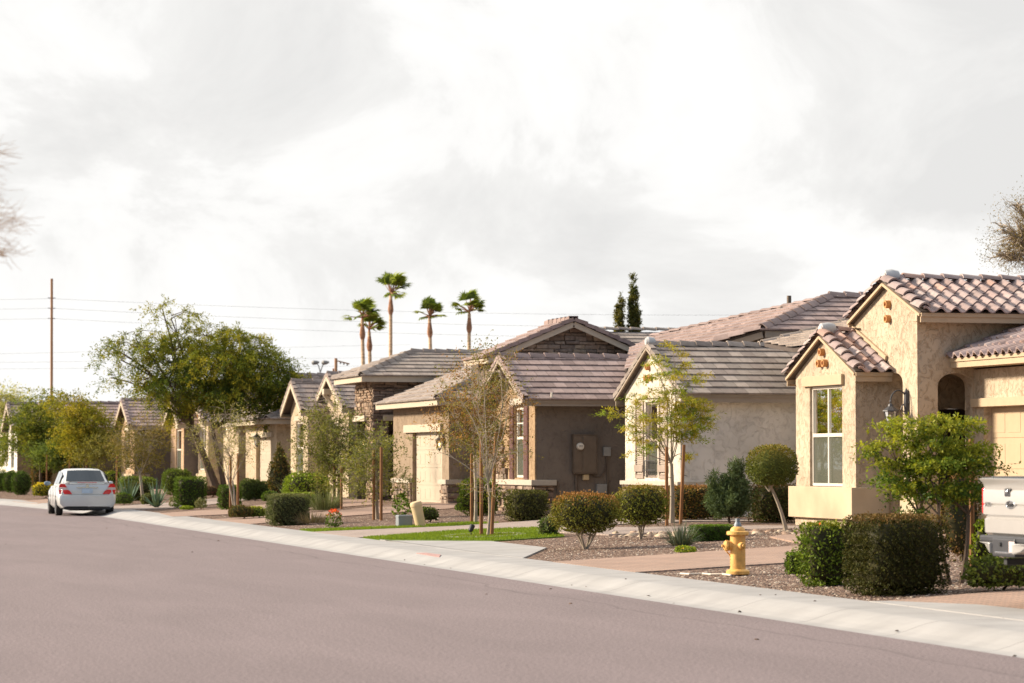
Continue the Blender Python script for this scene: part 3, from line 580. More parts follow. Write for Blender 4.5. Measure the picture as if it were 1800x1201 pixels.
tree('juniper', 'tall blue green two peaked juniper against the pale stucco wall', 'juniper', JUN[0], JUN[1], [(.075,.11,.06),(.10,.14,.075),(.06,.085,.05)], leaf=.09, clusters=330, per=70, crad=.10, droop=-1.6, ratio=.17, trunk=((0,.03,0),), thick=.4, twigs=.1, mat='leafd', bark='bark')
# ---- staked yellow green tree
b = Vector((18.6, 55.6, .43)); b = G(1181, 918)
tree('sapling_tree', 'airy yellow green tree tied to wooden stakes in front of the white gable', 'tree', b,
     [(1188,632,26,14,.7),(1205,662,40,14,.9),(1165,668,28,12,.5),(1190,700,45,18,1),(1140,700,26,14,.5),(1215,740,32,40,1.6),(1180,745,35,30,.9),(1085,722,42,10,.55),(1110,706,26,8,.35),(1125,745,32,16,.7),(1115,790,26,12,.4),(1150,765,30,24,.7),(1215,790,18,16,.4),(1150,640,18,8,.2),(1182,612,12,7,.15)],
     [(.20,.22,.04),(.26,.24,.045),(.14,.19,.035),(.30,.25,.05)], leaf=.07, clusters=185, per=85, flat=.3, trunk=((0,.055,0),), tdir=atD(1180, 815, dist(b)), bark='barkpale', crad=.17, droop=.12, ratio=.22, thick=.34, twigs=.5)
stake(1172, 919, 782, 'left wooden stake of the airy yellow green tree', base=G(1172, 923))
stake(1197, 912, 773, 'right taller wooden stake of the airy yellow green tree', base=G(1196, 921), lean=.05)
# ---- dense green tree at right
b = G(1672, 1025)
tree('leafy_tree', 'bushy bright green multi trunk tree in front of the tan house porch', 'tree', b,
     [(1600,748,52,11,.8),(1665,750,40,13,.8),(1568,775,34,12,.7),(1635,782,50,13,1),(1562,808,30,12,.6),(1612,815,46,14,1),(1665,815,44,22,1.2),(1598,848,46,13,.9),(1702,800,26,22,.8),(1738,815,22,13,.5),(1645,868,42,13,.9),(1595,872,14,8,.15),(1690,860,30,20,.8),(1560,835,22,8,.25),(1625,900,16,10,.2),(1640,735,24,9,.25)],
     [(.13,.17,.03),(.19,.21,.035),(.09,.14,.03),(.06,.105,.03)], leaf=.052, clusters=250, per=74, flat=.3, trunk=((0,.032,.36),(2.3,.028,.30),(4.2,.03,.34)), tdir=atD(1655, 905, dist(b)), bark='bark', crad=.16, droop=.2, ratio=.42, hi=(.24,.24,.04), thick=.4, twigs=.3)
stake(1712, 1018, 770, 'reddish wooden stake beside the bushy green porch tree', base=G(1709, 1020))
# ---- turf tree, brown and sparse
b = G(857, 943)
tree('sapling_tree', 'sparse thin tree with bare grey lower branches standing in a concrete ring on the turf', 'tree', b,
     [(870,800,36,20,.5),(850,760,30,24,.6),(905,790,26,16,.4),(830,700,34,24,.5),(880,655,36,26,.6),(850,640,22,14,.3),(800,690,26,14,.3),(900,690,24,22,.4),(860,860,50,20,.4),(770,790,30,14,.25)],
     [(.14,.13,.05),(.18,.15,.06),(.10,.10,.04)], leaf=.042, clusters=105, per=26, trunk=((0,.03,0),), tdir=atD(858, 850, dist(b)), bark='twig', crad=.2, droop=.0, ratio=.45, thick=.4)
stake(842, 943, 768, 'left pale wooden stake of the tree in the concrete ring', base=G(846, 942))
stake(862, 943, 760, 'right leaning wooden stake of the tree in the concrete ring', base=G(864, 942), lean=.045)
b = G(836, 920)
tree('sapling_tree', 'taller reddish brown sparse tree between the white garage door and the shuttered window', 'tree', b,
     [(835,745,46,40,1),(800,720,36,26,.6),(880,740,34,36,.7),(845,690,44,30,.8),(830,650,36,22,.5),(872,632,22,22,.35),(800,775,38,18,.5),(875,790,30,24,.5),(845,800,34,18,.5),(765,760,26,12,.2),(905,700,20,24,.3),(775,690,26,12,.25),(840,615,20,12,.2)],
     [(.20,.12,.065),(.25,.145,.085),(.15,.12,.055),(.14,.14,.05)], leaf=.055, clusters=250, per=48, trunk=((0,.04,0),), tdir=atD(834, 800, dist(b)), bark='twig', crad=.24, droop=.0, ratio=.45, thick=.4)
stake(829, 920, 800, 'wooden stake behind the turf tied to the reddish brown tree', base=G(829, 918))
# ---- tree at 665 and 590
b = G(664, 912)
tree('sapling_tree', 'grey green young tree with pale trunk and stakes before the stone entry', 'tree', b,
     [(660,800,36,26,1),(630,810,34,20,.8),(690,800,30,20,.7),(665,775,28,18,.6),(655,840,44,22,1),(700,845,26,16,.5),(615,845,26,14,.4),(660,865,26,14,.4),(700,770,22,8,.15),(640,760,20,10,.3)],
     [(.14,.155,.06),(.19,.19,.08),(.10,.12,.045)], leaf=.06, clusters=190, per=36, trunk=((0,.05,0),), tdir=atD(663, 845, dist(b)), bark='barkpale', crad=.2, droop=.1, ratio=.4, thick=.4)
stake(656, 913, 790, 'thin stake left of the young tree before the stone entry', base=G(657, 913))
stake(668, 914, 786, 'tall dark stake right of the young tree before the stone entry', base=G(670, 914))
b = G(592, 893)
tree('olive_tree', 'dense grey olive green tree with bare twigs at its top beside the grassy clump', 'tree', b,
     [(590,770,44,30,1),(560,755,34,26,.8),(615,780,34,28,.9),(580,725,38,22,.6),(610,735,24,18,.4),(600,820,44,26,1),(560,805,36,26,.8),(545,790,26,20,.4),(635,800,26,22,.5),(590,850,30,16,.4)],
     [(.12,.13,.055),(.16,.165,.07),(.085,.10,.04)], leaf=.075, clusters=270, per=46, trunk=((0,.06,.05),(3,.05,.08)), tdir=atD(592, 840, dist(b)), bark='bark', crad=.25, droop=.15, ratio=.4, thick=.4)
stake(587, 893, 790, 'weathered stake in front of the olive green tree', base=G(588, 893))
stake(599, 893, 812, 'short dark post right of the olive green tree stake', base=G(600, 894), r=.04)
b = G(586, 889)
tree('bare_tree', 'leafless grey twiggy tree tangled with the olive green tree', 'tree', b+Vector((.2,.8,0)),
     [(560,740,40,30,1),(590,715,40,26,1),(545,775,30,20,.6),(610,755,30,22,.6)], OLIVE, leaf=.04, clusters=90, per=0, trunk=((0,.03,0),), tdir=atD(585, 820, dist(b)), bark='twig', crad=.5, thick=.5, twigr=.006)
# ---- plants of the bed with the low hedges
shrub('low grey green clipped boxy hedge at the kerb of the middle bed', 'hedge', 504, 923, 73, 56, 'box', [(.085,.105,.05),(.11,.13,.065),(.065,.085,.04)], (.15,.165,.08), .035, 1.1, lump=.03, name='hedge', depth=.8)
shrub('bright green low clipped mound behind the grey green boxy hedge', 'bush', 523, 893, 56, 28, 'box', [(.10,.16,.03),(.13,.20,.035)], (.18,.25,.04), .04, 1, lump=.03)
blades('spiky pale green yucca ball behind the low clipped hedges', 'yucca', 524, 886, 46, 60, 300, [(.22,.25,.15),(.28,.30,.20),(.16,.20,.11)], .05, .1, 'yucca', elev=(5, 85), minr=.06)
blades('tall olive grass clump at the foot of the olive green tree', 'grass clump', 570, 898, 30, 46, 420, [(.15,.17,.07),(.20,.21,.10),(.11,.13,.05)], .012, .25, 'grass_clump', elev=(40, 89), minr=.12)
blades('dry straw coloured tussock right of the boxy grey green hedge', 'tussock', 548, 921, 31, 28, 420, DRY, .012, .5, 'dry_tussock', elev=(15, 80), minr=.12)
shrub('small green plant topped with bright red orange flowers by the turf corner', 'flowering plant', 586, 926, 26, 30, 'round', GREEN, (.75,.12,.05), .05, .7, name='flowering_plant', core=False, lump=.25)
shrub('bright green rounded shrub behind the spiky yucca ball', 'shrub', 538, 862, 84, 56, 'round', [(.15,.23,.03),(.20,.28,.035),(.11,.17,.025)], None, .07, .9, lump=.12, base=B(538, 17.2))
shrub('dark bronze cone shaped shrub in front of the beige garage house', 'conifer', 491, 865, 46, 96, 'cone', [(.09,.08,.03),(.07,.09,.03),(.14,.10,.04)], None, .08, .85, lump=.2, name='conical_shrub', up=.8, base=B(491, 17.6))
for (x, y, w, h, t) in ((464, 867, 42, 34, 'front'), (447, 864, 38, 38, 'middle'), (436, 864, 34, 40, 'rear')):
    shrub('%s smooth dark ball topiary of the clipped cluster before the beige garage' % t, 'topiary', x, y, w, h, 'ball', [(.05,.085,.03),(.07,.11,.035)], (.11,.14,.05), .04, 1.3, lump=.015, name='ball_topiary', group='clipped ball topiaries', seat=.05, base=B(x, 17.6-(464-x)*.02))
shrub('dark green small bush below the front ball topiary', 'bush', 474, 884, 30, 22, 'mound', GREEN, None, .05, .8)
shrub('low brown green mound of foliage at the kerb', 'ground cover', 421, 913, 44, 26, 'mound', [(.09,.08,.03),(.13,.09,.04),(.06,.08,.025)], None, .04, .9, name='mounded_shrub')
shrub('low yellow green mound beside the brown green one', 'ground cover', 449, 911, 36, 22, 'mound', [(.17,.23,.04),(.12,.18,.03)], (.28,.30,.05), .04, .9, name='mounded_shrub')
shrub('dark green clipped bush behind the pale forked sapling', 'bush', 402, 896, 40, 44, 'box', [(.05,.09,.018),(.07,.12,.025)], None, .045, 1, lump=.08, flowers=(.004, (.7,.15,.05)))
shrub('leafy dark green boxy bush left of the forked sapling', 'bush', 332, 893, 54, 56, 'box', [(.06,.11,.02),(.085,.14,.025),(.045,.08,.018)], (.11,.16,.03), .05, 1, lump=.1)
shrub('smooth domed green bush behind the leafy boxy bush', 'bush', 309, 870, 54, 46, 'round', [(.075,.12,.025),(.10,.15,.03)], None, .06, 1, lump=.03)
shrub('flat topped bright green shrub with spreading sprays behind the leafy boxy bush', 'shrub', 333, 842, 60, 28, 'round', [(.09,.14,.03),(.12,.18,.035)], None, .07, .8, lump=.2, base=(16.4,119,0), seat=.3)
shrub('small purple brown plant in front of the beige house pilaster', 'plant', 368, 874, 34, 20, 'mound', [(.10,.05,.05),(.07,.06,.03)], None, .05, .7, name='plant')
shrub('small grey plant left of the leafy boxy bush', 'plant', 305, 893, 18, 22, 'mound', SAGE, None, .05, .6, name='plant', core=False)
shrub('tiny yellow green grass tuft in front of the leafy boxy bush', 'plant', 327, 896, 24, 8, 'mound', LIME, None, .04, .7, name='plant', core=False)
shrub('small grey lavender plant right of the leafy boxy bush', 'plant', 352, 895, 22, 20, 'mound', SAGE, None, .045, .6, name='plant', core=False)
AG = [(.14,.20,.14), (.18,.24,.17), (.11,.16,.105)]
blades('large blue green agave just right of the silver car', 'agave', 226, 886, 30, 62, 34, AG, .10, .06, 'agave', 'agaves at the kerb', elev=(28, 86), seg=5)
blades('large blue green agave further right with wide spread leaves', 'agave', 275, 893, 30, 60, 26, AG, .10, .06, 'agave', 'agaves at the kerb', elev=(30, 86), seg=5)
shrub('low dark bush at the foot of the agave beside the car', 'bush', 214, 889, 36, 24, 'mound', GREEN, None, .05, .7)
shrub('low leafy bush between the two agaves', 'bush', 260, 890, 30, 24, 'mound', [(.07,.09,.03),(.1,.12,.04)], None, .05, .7)
shrub('dark green bush behind the thin trunk between the agaves', 'bush', 240, 880, 48, 36, 'round', [(.05,.075,.02),(.07,.09,.03)], None, .06, .8)
# bushes at far left
shrub('yellow flowering mound left of the silver car', 'bush', 74, 876, 42, 28, 'mound', [(.30,.28,.03),(.20,.22,.03),(.10,.13,.02)], (.55,.45,.04), .06, .9, lump=.12, name='flowering_bush')
for (x, y, w, h, t) in ((35, 870, 36, 42, 'front'), (18, 866, 32, 38, 'middle'), (3, 864, 28, 36, 'left')):
    shrub('%s dark green clipped ball bush at the left edge of the street' % t, 'bush', x, y, w, h, 'ball', [(.05,.09,.02),(.07,.12,.028)], None, .05, 1.1, lump=.05, group='ball bushes at the left edge')
shrub('grey green domed bush rising behind the clipped balls', 'bush', 36, 856, 60, 30, 'round', [(.10,.13,.07),(.13,.16,.09)], None, .06, 1, lump=.04)
shrub('rusty tall bush behind the yellow mound', 'bush', 70, 858, 40, 50, 'round', RUST, None, .07, .7, lump=.2)
shrub('rusty orange low bush left of the silver car roof', 'bush', 110, 850, 50, 26, 'round', [(.20,.11,.04),(.13,.10,.035)], None, .07, .7, lump=.2)
shrub('yellow green bush right behind the silver car', 'bush', 196, 862, 30, 34, 'round', LIME, None, .07, .7, lump=.2)
# ---- mesquite
b = Vector((17.2, 103, .42)); b = G(389, 870)
tree('mesquite_tree', 'large spreading mesquite tree with leaning dark trunk and feathery drooping crown', 'tree', b,
     [(300,555,56,16,.35),(240,592,56,18,.45),(360,590,60,24,.7),(425,600,60,24,.9),(300,615,66,28,1),(215,628,44,20,.4),(385,645,75,34,1.8),(462,650,60,34,1.6),(320,675,60,32,1.1),(250,668,46,26,.6),(500,690,46,26,1),(425,690,66,28,1.5),(525,675,34,22,.5),(195,658,24,20,.2),(345,712,46,20,.6),(280,706,34,22,.4),(480,722,40,18,.6),(285,540,26,10,.12),(545,690,26,22,.35),(185,604,26,10,.1),(310,735,22,16,.2),(405,720,50,16,.5),(525,715,26,18,.3)],
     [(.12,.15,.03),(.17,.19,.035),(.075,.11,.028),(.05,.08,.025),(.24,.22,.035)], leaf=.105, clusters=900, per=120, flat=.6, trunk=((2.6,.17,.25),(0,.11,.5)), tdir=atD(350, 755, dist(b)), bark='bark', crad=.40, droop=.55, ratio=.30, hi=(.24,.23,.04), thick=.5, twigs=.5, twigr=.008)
# forked pale sapling in front of it
b = G(413, 906)
tree('sapling_tree', 'pale forked sapling with sparse grey leaves in front of the mesquite trunk', 'tree', b,
     [(400,790,40,24,1),(370,760,36,26,.7),(420,760,30,26,.8),(400,730,34,22,.6),(440,780,22,18,.4),(355,785,26,14,.3)], [(.20,.19,.09),(.16,.16,.07),(.24,.22,.12)], leaf=.05, clusters=150, per=24, trunk=((0,.035,.06),(3,.03,.06)), tdir=atD(405, 845, dist(b)), bark='barkpale', crad=.25, thick=.5, ratio=.4)
stake(404, 904, 800, 'left stake of the pale forked sapling', base=G(405, 905)); stake(417, 900, 795, 'right stake of the pale forked sapling', base=G(418, 902))
# small dark umbrella tree behind car
b = G(252, 884)
tree('sapling_tree', 'small brown topped tree with thin pale trunk between the agaves', 'tree', b,
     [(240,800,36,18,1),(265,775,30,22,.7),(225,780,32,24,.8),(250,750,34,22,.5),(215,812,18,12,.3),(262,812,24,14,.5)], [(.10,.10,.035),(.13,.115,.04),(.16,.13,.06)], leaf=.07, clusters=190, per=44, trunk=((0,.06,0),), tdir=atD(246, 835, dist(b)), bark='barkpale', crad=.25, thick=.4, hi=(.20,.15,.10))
# far left trees
def ftree(label, bx, by, bl, pal, **k):
    b = G(bx, by); tree('street_tree', label, 'tree', b, bl, pal, leaf=k.pop('leaf', .12), per=75, crad=.5, flat=.4, ratio=.36, thick=.4, twigs=.3, group='trees on the far left verge', **k)
ftree('green layered tree left of the utility pole', 72, 858, [(72,705,22,26,.7),(60,735,40,24,1.2),(45,770,34,24,1),(85,765,36,30,1.2),(30,745,20,14,.4),(72,795,34,16,.7),(105,745,22,20,.5)], [(.14,.155,.035),(.18,.19,.04),(.10,.125,.03),(.075,.105,.035)], clusters=270, trunk=((0,.08,0),(2,.07,.3)), droop=.25)
ftree('yellow golden tree right of the utility pole', 150, 862, [(125,715,30,22,1),(150,740,38,24,1.2),(160,775,32,26,1),(135,765,30,24,.8),(120,795,22,14,.4),(175,795,20,16,.4),(152,690,12,26,.12),(160,712,22,10,.2)], [(.20,.19,.035),(.25,.21,.04),(.15,.16,.03)], clusters=230, trunk=((0,.07,0),), droop=.25)
ftree('dark green round crown tree behind the silver car', 110, 858, [(110,790,30,24,1),(90,800,26,18,.7),(125,805,20,14,.4)], [(.09,.13,.045),(.12,.16,.055),(.07,.10,.035)], clusters=180, trunk=((0,.07,0),), droop=.1)
ftree('pale sparse grey green tree above the car at its right', 175, 862, [(178,790,26,24,1),(195,775,20,20,.6),(165,815,18,12,.3)], [(.20,.19,.08),(.16,.16,.06)], clusters=100, trunk=((0,.05,0),), leaf=.09, droop=.1)
ftree('slender yellow green tree at the far left edge', 20, 852, [(14,760,12,20,.6),(22,790,12,16,.5),(2,800,10,22,.6)], [(.16,.18,.05),(.11,.15,.04)], clusters=90, trunk=((0,.05,0),))
for (x, y, t) in ((82, 860, 800), (122, 862, 805), (152, 862, 800), (205, 868, 800)):
    stake(x, y, t, {82: 'stake under the green layered tree at far left', 122: 'stake left of the golden tree', 152: 'stake under the golden tree', 205: 'thin stake above the right side of the silver car'}[x], r=.035)
# distant trees behind the houses
def dtree(name, label, bx, D, bl, pal, **k):
    b = atD(bx, 850, D); b.z = .2; tree(name, label, 'tree', b, bl, pal, D=D, **k)
dtree('background_tree', 'hazy pale green tree far behind the leftmost roof', 20, 190, [(20,712,34,22,1),(0,705,20,24,.7),(45,722,16,10,.3)], [(.26,.28,.13),(.32,.31,.16)], leaf=.16, clusters=170, per=30, crad=.6, bark='twig', ratio=.4, trunk=((0,.12,0),))
dtree('background_tree', 'large brown twiggy tree behind the near tan roof at the right edge', 1850, 90, [(1800,420,50,50,1.2),(1840,400,60,70,1),(1775,450,42,26,.8),(1760,400,32,16,.25),(1790,360,32,22,.35),(1850,340,50,30,.5)], [(.17,.13,.05),(.20,.15,.07),(.12,.105,.04)], leaf=.07, clusters=760, per=9, crad=.32, droop=-.15, bark='twig', trunk=((0,.2,0),), ratio=.32, twigs=1, tdir=atD(1840, 470, 90), twigr=.005)
LB = atD(-1150, 800, 18); LB.z = .13
tree('bare_tree', 'bare sepia branches of a leafless tree reaching in from the left edge', 'tree', LB,
     [(-25,400,60,50,16),(-60,320,80,60,14),(5,445,44,20,16),(25,385,34,20,12),(-20,270,40,40,10),(-400,150,220,160,2),(-450,450,200,120,1.5),(-1000,-50,260,200,2.5),(-1500,150,240,200,2.5),(-1800,400,200,160,2),(-1200,250,260,160,2),(-750,350,220,140,2)],
     OLIVE, D=18, leaf=.03, clusters=1900, per=0, crad=.10, droop=-.05, bark='sepia', trunk=((0,.11,0),), rmin=.0035, tdir=atD(-1130, 560, 18), ratio=.4, twigs=1, thick=.07, twigr=.0012)
dtree('poplar_tree', 'taller dark poplar behind the stone gable house', 1113, 150, [(1113,503,2.5,22,.5),(1114,535,6,26,1),(1115,565,8,24,1.2),(1115,592,9,18,.8)], [(.085,.095,.04),(.12,.12,.05),(.06,.075,.03)], leaf=.11, clusters=300, per=36, crad=.11, droop=-.9, trunk=((0,.1,0),), ratio=.5, twigs=.2)
dtree('poplar_tree', 'shorter dark poplar left of the taller one', 1090, 150, [(1091,530,3,12,.4),(1089,558,5,18,.8),(1089,590,7,18,.8)], [(.10,.105,.045),(.14,.13,.055)], leaf=.11, clusters=170, per=36, crad=.11, droop=-.9, trunk=((0,.1,0),), ratio=.5, twigs=.2)
# ---- palms
def palm(label, bx, D, toppx, toppy, bend, R=1.5, nf=20, bpy=640):
    b = atD(bx, 760, D); b.z = .2; root = thing('palm_tree', b, label, 'palm tree', 'palm trees behind the roofs'); s = F/D
    t = atD(toppx, toppy, D); mid = b.lerp(t, .55)+Vector((bend, 0, 0)); pts = []
    for i in range(13):
        u = i/12; pts.append(b*(1-u)**2+mid*2*u*(1-u)+t*u*u)
    mb = MB(); mb.tube(pts, [.145-.05*i/12 for i in range(13)], 9); mb.build('trunk', M['palmtrunk'], root, True)
    mb = MB(); d = (t-pts[-2]).normalized(); mb.lathe([(-1.1,.10),(-.95,.15),(-.8,.17),(-.5,.13),(-.2,.09),(.25,.05)], t, d, 9); mb.build('boots', M['palmboot'], root, True)
    V = []; Q = []; Cc = []; pt = MB()
    for k in range(nf):
        a = 2*PI*k/nf*2.4+random.uniform(-.3, .3); el = random.choice([random.uniform(-.2, .35), random.uniform(.5, 1.0), random.uniform(.9, 1.45)]); dr = Vector((math.cos(a)*math.cos(el), math.sin(a)*math.cos(el), math.sin(el)))+Vector((.26, 0, .0)); dr.normalize()
        pl = R*random.uniform(.45, .85); e = t+Vector((0,0,.2))+dr*pl; pt.tube([t+Vector((0,0,.15)), e], [.035, .02], 4, cap=False)
        sd = dr.cross(Vector((0,0,1))).normalized(); nn = sd.cross(dr); col = np.array([(.22,.27,.05),(.28,.32,.06),(.15,.20,.05)][k % 3])*random.uniform(.8, 1.2); nb = 18; tilt = random.uniform(-.5, .5)
        for j in range(nb):
            an = (j/(nb-1)-.5)*2.5; ln = R*random.uniform(.62, .85)*(1-.22*abs(an)); bd = (dr*math.cos(an)+(sd*math.cos(tilt)+nn*math.sin(tilt))*math.sin(an)+Vector((.16,0,0))).normalized()
            wd = bd.cross(nn).normalized()*.06; m1 = e+bd*ln*.6; tip = m1+(bd+Vector((.25,0,-.55))).normalized()*ln*.45; bI = len(V)
            V += [tuple(e), tuple(m1-wd), tuple(tip), tuple(m1+wd)]; Q.append((bI,bI+1,bI+2,bI+3)); Cc.append(col*random.uniform(.8,1.25))
    pt.build('frond_stalks', M['palmboot'], root)
    nmesh('crown', np.array(V), np.array(Q), np.array(Cc), M['leaf'], root)
palm('tallest palm tree with a straight trunk, second from the left', 686, 165, 687, 520, 0, 1.0)
palm('leaning palm tree with curved trunk at the left of the palm row', 650, 160, 637, 563, -.15, .88)
palm('lower palm head joined beside the leaning palm trunk', 648, 161, 649, 584, .15, .8)
palm('palm tree in the middle right with a slightly curved trunk', 759, 165, 755, 560, .1, .85)
palm('rightmost palm tree with thin straight trunk', 823, 165, 825, 552, 0, .9)
# ------------------------------------------------------------------ house building blocks
PAD = .43
class Fr:
    """wall frame: point(a, z, d): a along the wall, z height, d outwards"""
    def __init__(s, o, a, n): s.o = Vector(o); s.a = Vector(a); s.n = Vector(n)
    def p(s, a, z, d=0): return s.o+s.a*a+Vector((0, 0, z))+s.n*d
def front(X): return Fr((X, 0, 0), (0, 1, 0), (-1, 0, 0))
def side(Y): return Fr((0, Y, 0), (1, 0, 0), (0, -1, 0))
def far(Y): return Fr((0, Y, 0), (1, 0, 0), (0, 1, 0))
def back(X): return Fr((X, 0, 0), (0, 1, 0), (1, 0, 0))
def fbox(mb, f, a0, a1, z0, z1, d0, d1, col=None, mi=0):
    c = [f.p(a, z, d) for d in (d0, d1) for a, z in ((a0, z0), (a1, z0), (a1, z1), (a0, z1))]
    mb.add(c, [(0,1,2,3),(7,6,5,4),(0,4,5,1),(1,5,6,2),(2,6,7,3),(3,7,4,0)], col, mi)
def wall(mb, f, a0, a1, z0, z1, ops=(), gable=None, rev=.14, mi=0):
    """ops: (a0, a1, z0, z1[, archrise]); gable: (apex_a, apex_z)"""
    As = sorted({a0, a1, *[o[0] for o in ops], *[o[1] for o in ops]}); Zs = sorted({z0, z1, *[o[2] for o in ops], *[o[3] for o in ops]})
    for i in range(len(As)-1):
        for j in range(len(Zs)-1):
            ca_, cz = (As[i]+As[i+1])/2, (Zs[j]+Zs[j+1])/2
            if any(o[0] < ca_ < o[1] and o[2] < cz < o[3] for o in ops): continue
            mb.quad(f.p(As[i], Zs[j]), f.p(As[i+1], Zs[j]), f.p(As[i+1], Zs[j+1]), f.p(As[i], Zs[j+1]), mi=mi)
    for o in ops:
        b0, b1, c0, c1 = o[:4]; r = o[4] if len(o) > 4 else 0; sp = c1-r
        mb.quad(f.p(b0, c0), f.p(b0, sp), f.p(b0, sp, -rev), f.p(b0, c0, -rev), mi=mi); mb.quad(f.p(b1, sp), f.p(b1, c0), f.p(b1, c0, -rev), f.p(b1, sp, -rev), mi=mi)
        if c0 > z0+.02: mb.quad(f.p(b1, c0), f.p(b0, c0), f.p(b0, c0, -rev), f.p(b1, c0, -rev), mi=mi)
        if not r: mb.quad(f.p(b0, c1), f.p(b1, c1), f.p(b1, c1, -rev), f.p(b0, c1, -rev), mi=mi)
        else:
            n = 12; arc = [(b0+(b1-b0)*(1-math.cos(PI*k/n))/2, sp+r*math.sin(PI*k/n)) for k in range(n+1)]
            for k in range(n):
                (x1, y1), (x2, y2) = arc[k], arc[k+1]
                mb.quad(f.p(x1, y1), f.p(x2, y2), f.p(x2, c1), f.p(x1, c1), mi=mi); mb.quad(f.p(x1, y1), f.p(x2, y2), f.p(x2, y2, -rev), f.p(x1, y1, -rev), mi=mi)
    if gable: mb.poly([f.p(a0, z1), f.p(a1, z1), f.p(gable[0], gable[1])], mi=mi)
TILE_S = [(.31,.235,.22),(.34,.265,.25),(.27,.20,.185),(.32,.24,.225),(.37,.30,.28),(.29,.225,.21),(.34,.26,.24),(.38,.25,.205)]
TILE_P = [(.275,.205,.185),(.31,.235,.215),(.245,.18,.165),(.295,.22,.20)]
TILE_G = [(.275,.23,.20),(.31,.26,.225),(.245,.20,.175),(.295,.245,.21)]
TILE_N = [(.26,.205,.18),(.29,.235,.205),(.235,.185,.16)]
def roofplane(deck, tiles, pts, kind='flat', pal=TILE_P, th=.08, jit=.5, rnd=None, ch=None, udir=None):
    """pts: 3D polygon, pts[0]->pts[1] horizontal eave; tiled on its upper side"""
    pts = [Vector(p) for p in pts]; u = (pts[1]-pts[0]).normalized(); n = (pts[1]-pts[0]).cross(pts[2]-pts[0]).normalized()
    if n.z < 0: n = -n
    if udir: u = Vector(udir); u = (u-n*u.dot(n)).normalized()
    v = n.cross(u).normalized()
    if v.z < 0: v = -v
    cen = sum(pts, Vector())/len(pts); k = len(pts)
    low = [p-n*th for p in pts]; base = [p-n*.0 for p in pts]
    deck.poly(base); deck.poly(low[::-1])
    for i in range(k): deck.quad(base[i], base[(i+1) % k], low[(i+1) % k], low[i])
    us = [(p-pts[0]).dot(u) for p in pts]; vs = [(p-pts[0]).dot(v) for p in pts]
    u0, u1, v0, v1 = min(us)-.05, max(us)+.05, min(vs)-.07, max(vs)+.05
    bm = bmesh.new(); lay = bm.faces.layers.float_color.new('Col'); rng = rnd or random
    tw, chh = (.30, .40) if kind == 'S' else (.30, .36)
    if ch: chh = ch
    ncol = int((u1-u0)/tw)+1; nrow = int((v1-v0)/chh)+1
    for r in range(nrow):
        for c in range(ncol):
            ua = u0+c*tw+(0 if kind == 'S' else (r % 2)*.15-.15); va = v0+r*chh; col = random.choice(pal); cc = random.uniform(.85, 1.15); col = tuple(q*cc for q in col)+(1,)
            lift = random.uniform(0, .012)*jit; du = random.uniform(-.006, .006)
            if kind == 'S':
                m = 9; prof = []
                for i in range(m+1):
                    t = i/m
                    hgt = .085*math.sin(PI*t/.62) if t < .62 else -.018*math.sin(PI*(t-.62)/.38)
                    prof.append((ua+tw*t+du, max(hgt, -.02)))
                vb = va-.05+random.uniform(-.012, .012); lo = [bm.verts.new(pts[0]+u*a+v*vb+n*(h_+.052+lift)) for a, h_ in prof]; lo2 = [bm.verts.new(pts[0]+u*a+v*vb+n*(h_*.80+.028+lift)) for a, h_ in prof]
                hi_ = [bm.verts.new(pts[0]+u*a+v*(va+chh)+n*(h_*.93+.022)) for a, h_ in prof]
                for i in range(m):
                    for q in ((lo[i], lo[i+1], hi_[i+1], hi_[i]), (lo2[i+1], lo2[i], lo[i], lo[i+1])):
                        try: f = bm.faces.new(q); f[lay] = col; f.smooth = True
                        except ValueError: pass
            else:
                a1 = ua+tw-.006; vb = va-.03+random.uniform(-.004, .004)*jit
                q = [pts[0]+u*x_+v*y_+n*z_ for x_, y_, z_ in ((ua, vb, .014), (a1, vb, .014), (a1, vb, .055+lift), (ua, vb, .055+lift), (a1, va+chh, .024), (ua, va+chh, .024))]
                b = [bm.verts.new(x) for x in q]
                for q in ((b[0], b[1], b[2], b[3]), (b[3], b[2], b[4], b[5])): f = bm.faces.new(q); f[lay] = col
    for i in range(k):
        a, b = pts[i], pts[(i+1) % k]
        if i == 0 and not udir: continue
        no = (b-a).cross(n).normalized()
        if (cen-a).dot(no) > 0: no = -no
        g = bm.verts[:]+bm.edges[:]+bm.faces[:]; bmesh.ops.bisect_plane(bm, geom=g, plane_co=a, plane_no=no, clear_outer=True, dist=1e-5)
    bm.verts.index_update(); base_i = len(tiles.v); tiles.v += [tuple(x.co) for x in bm.verts]
    for f in bm.faces: tiles.f.append([base_i+x.index for x in f.verts]); tiles.c.append(tuple(f[lay])[:3]); tiles.m.append(0)
    bm.free()
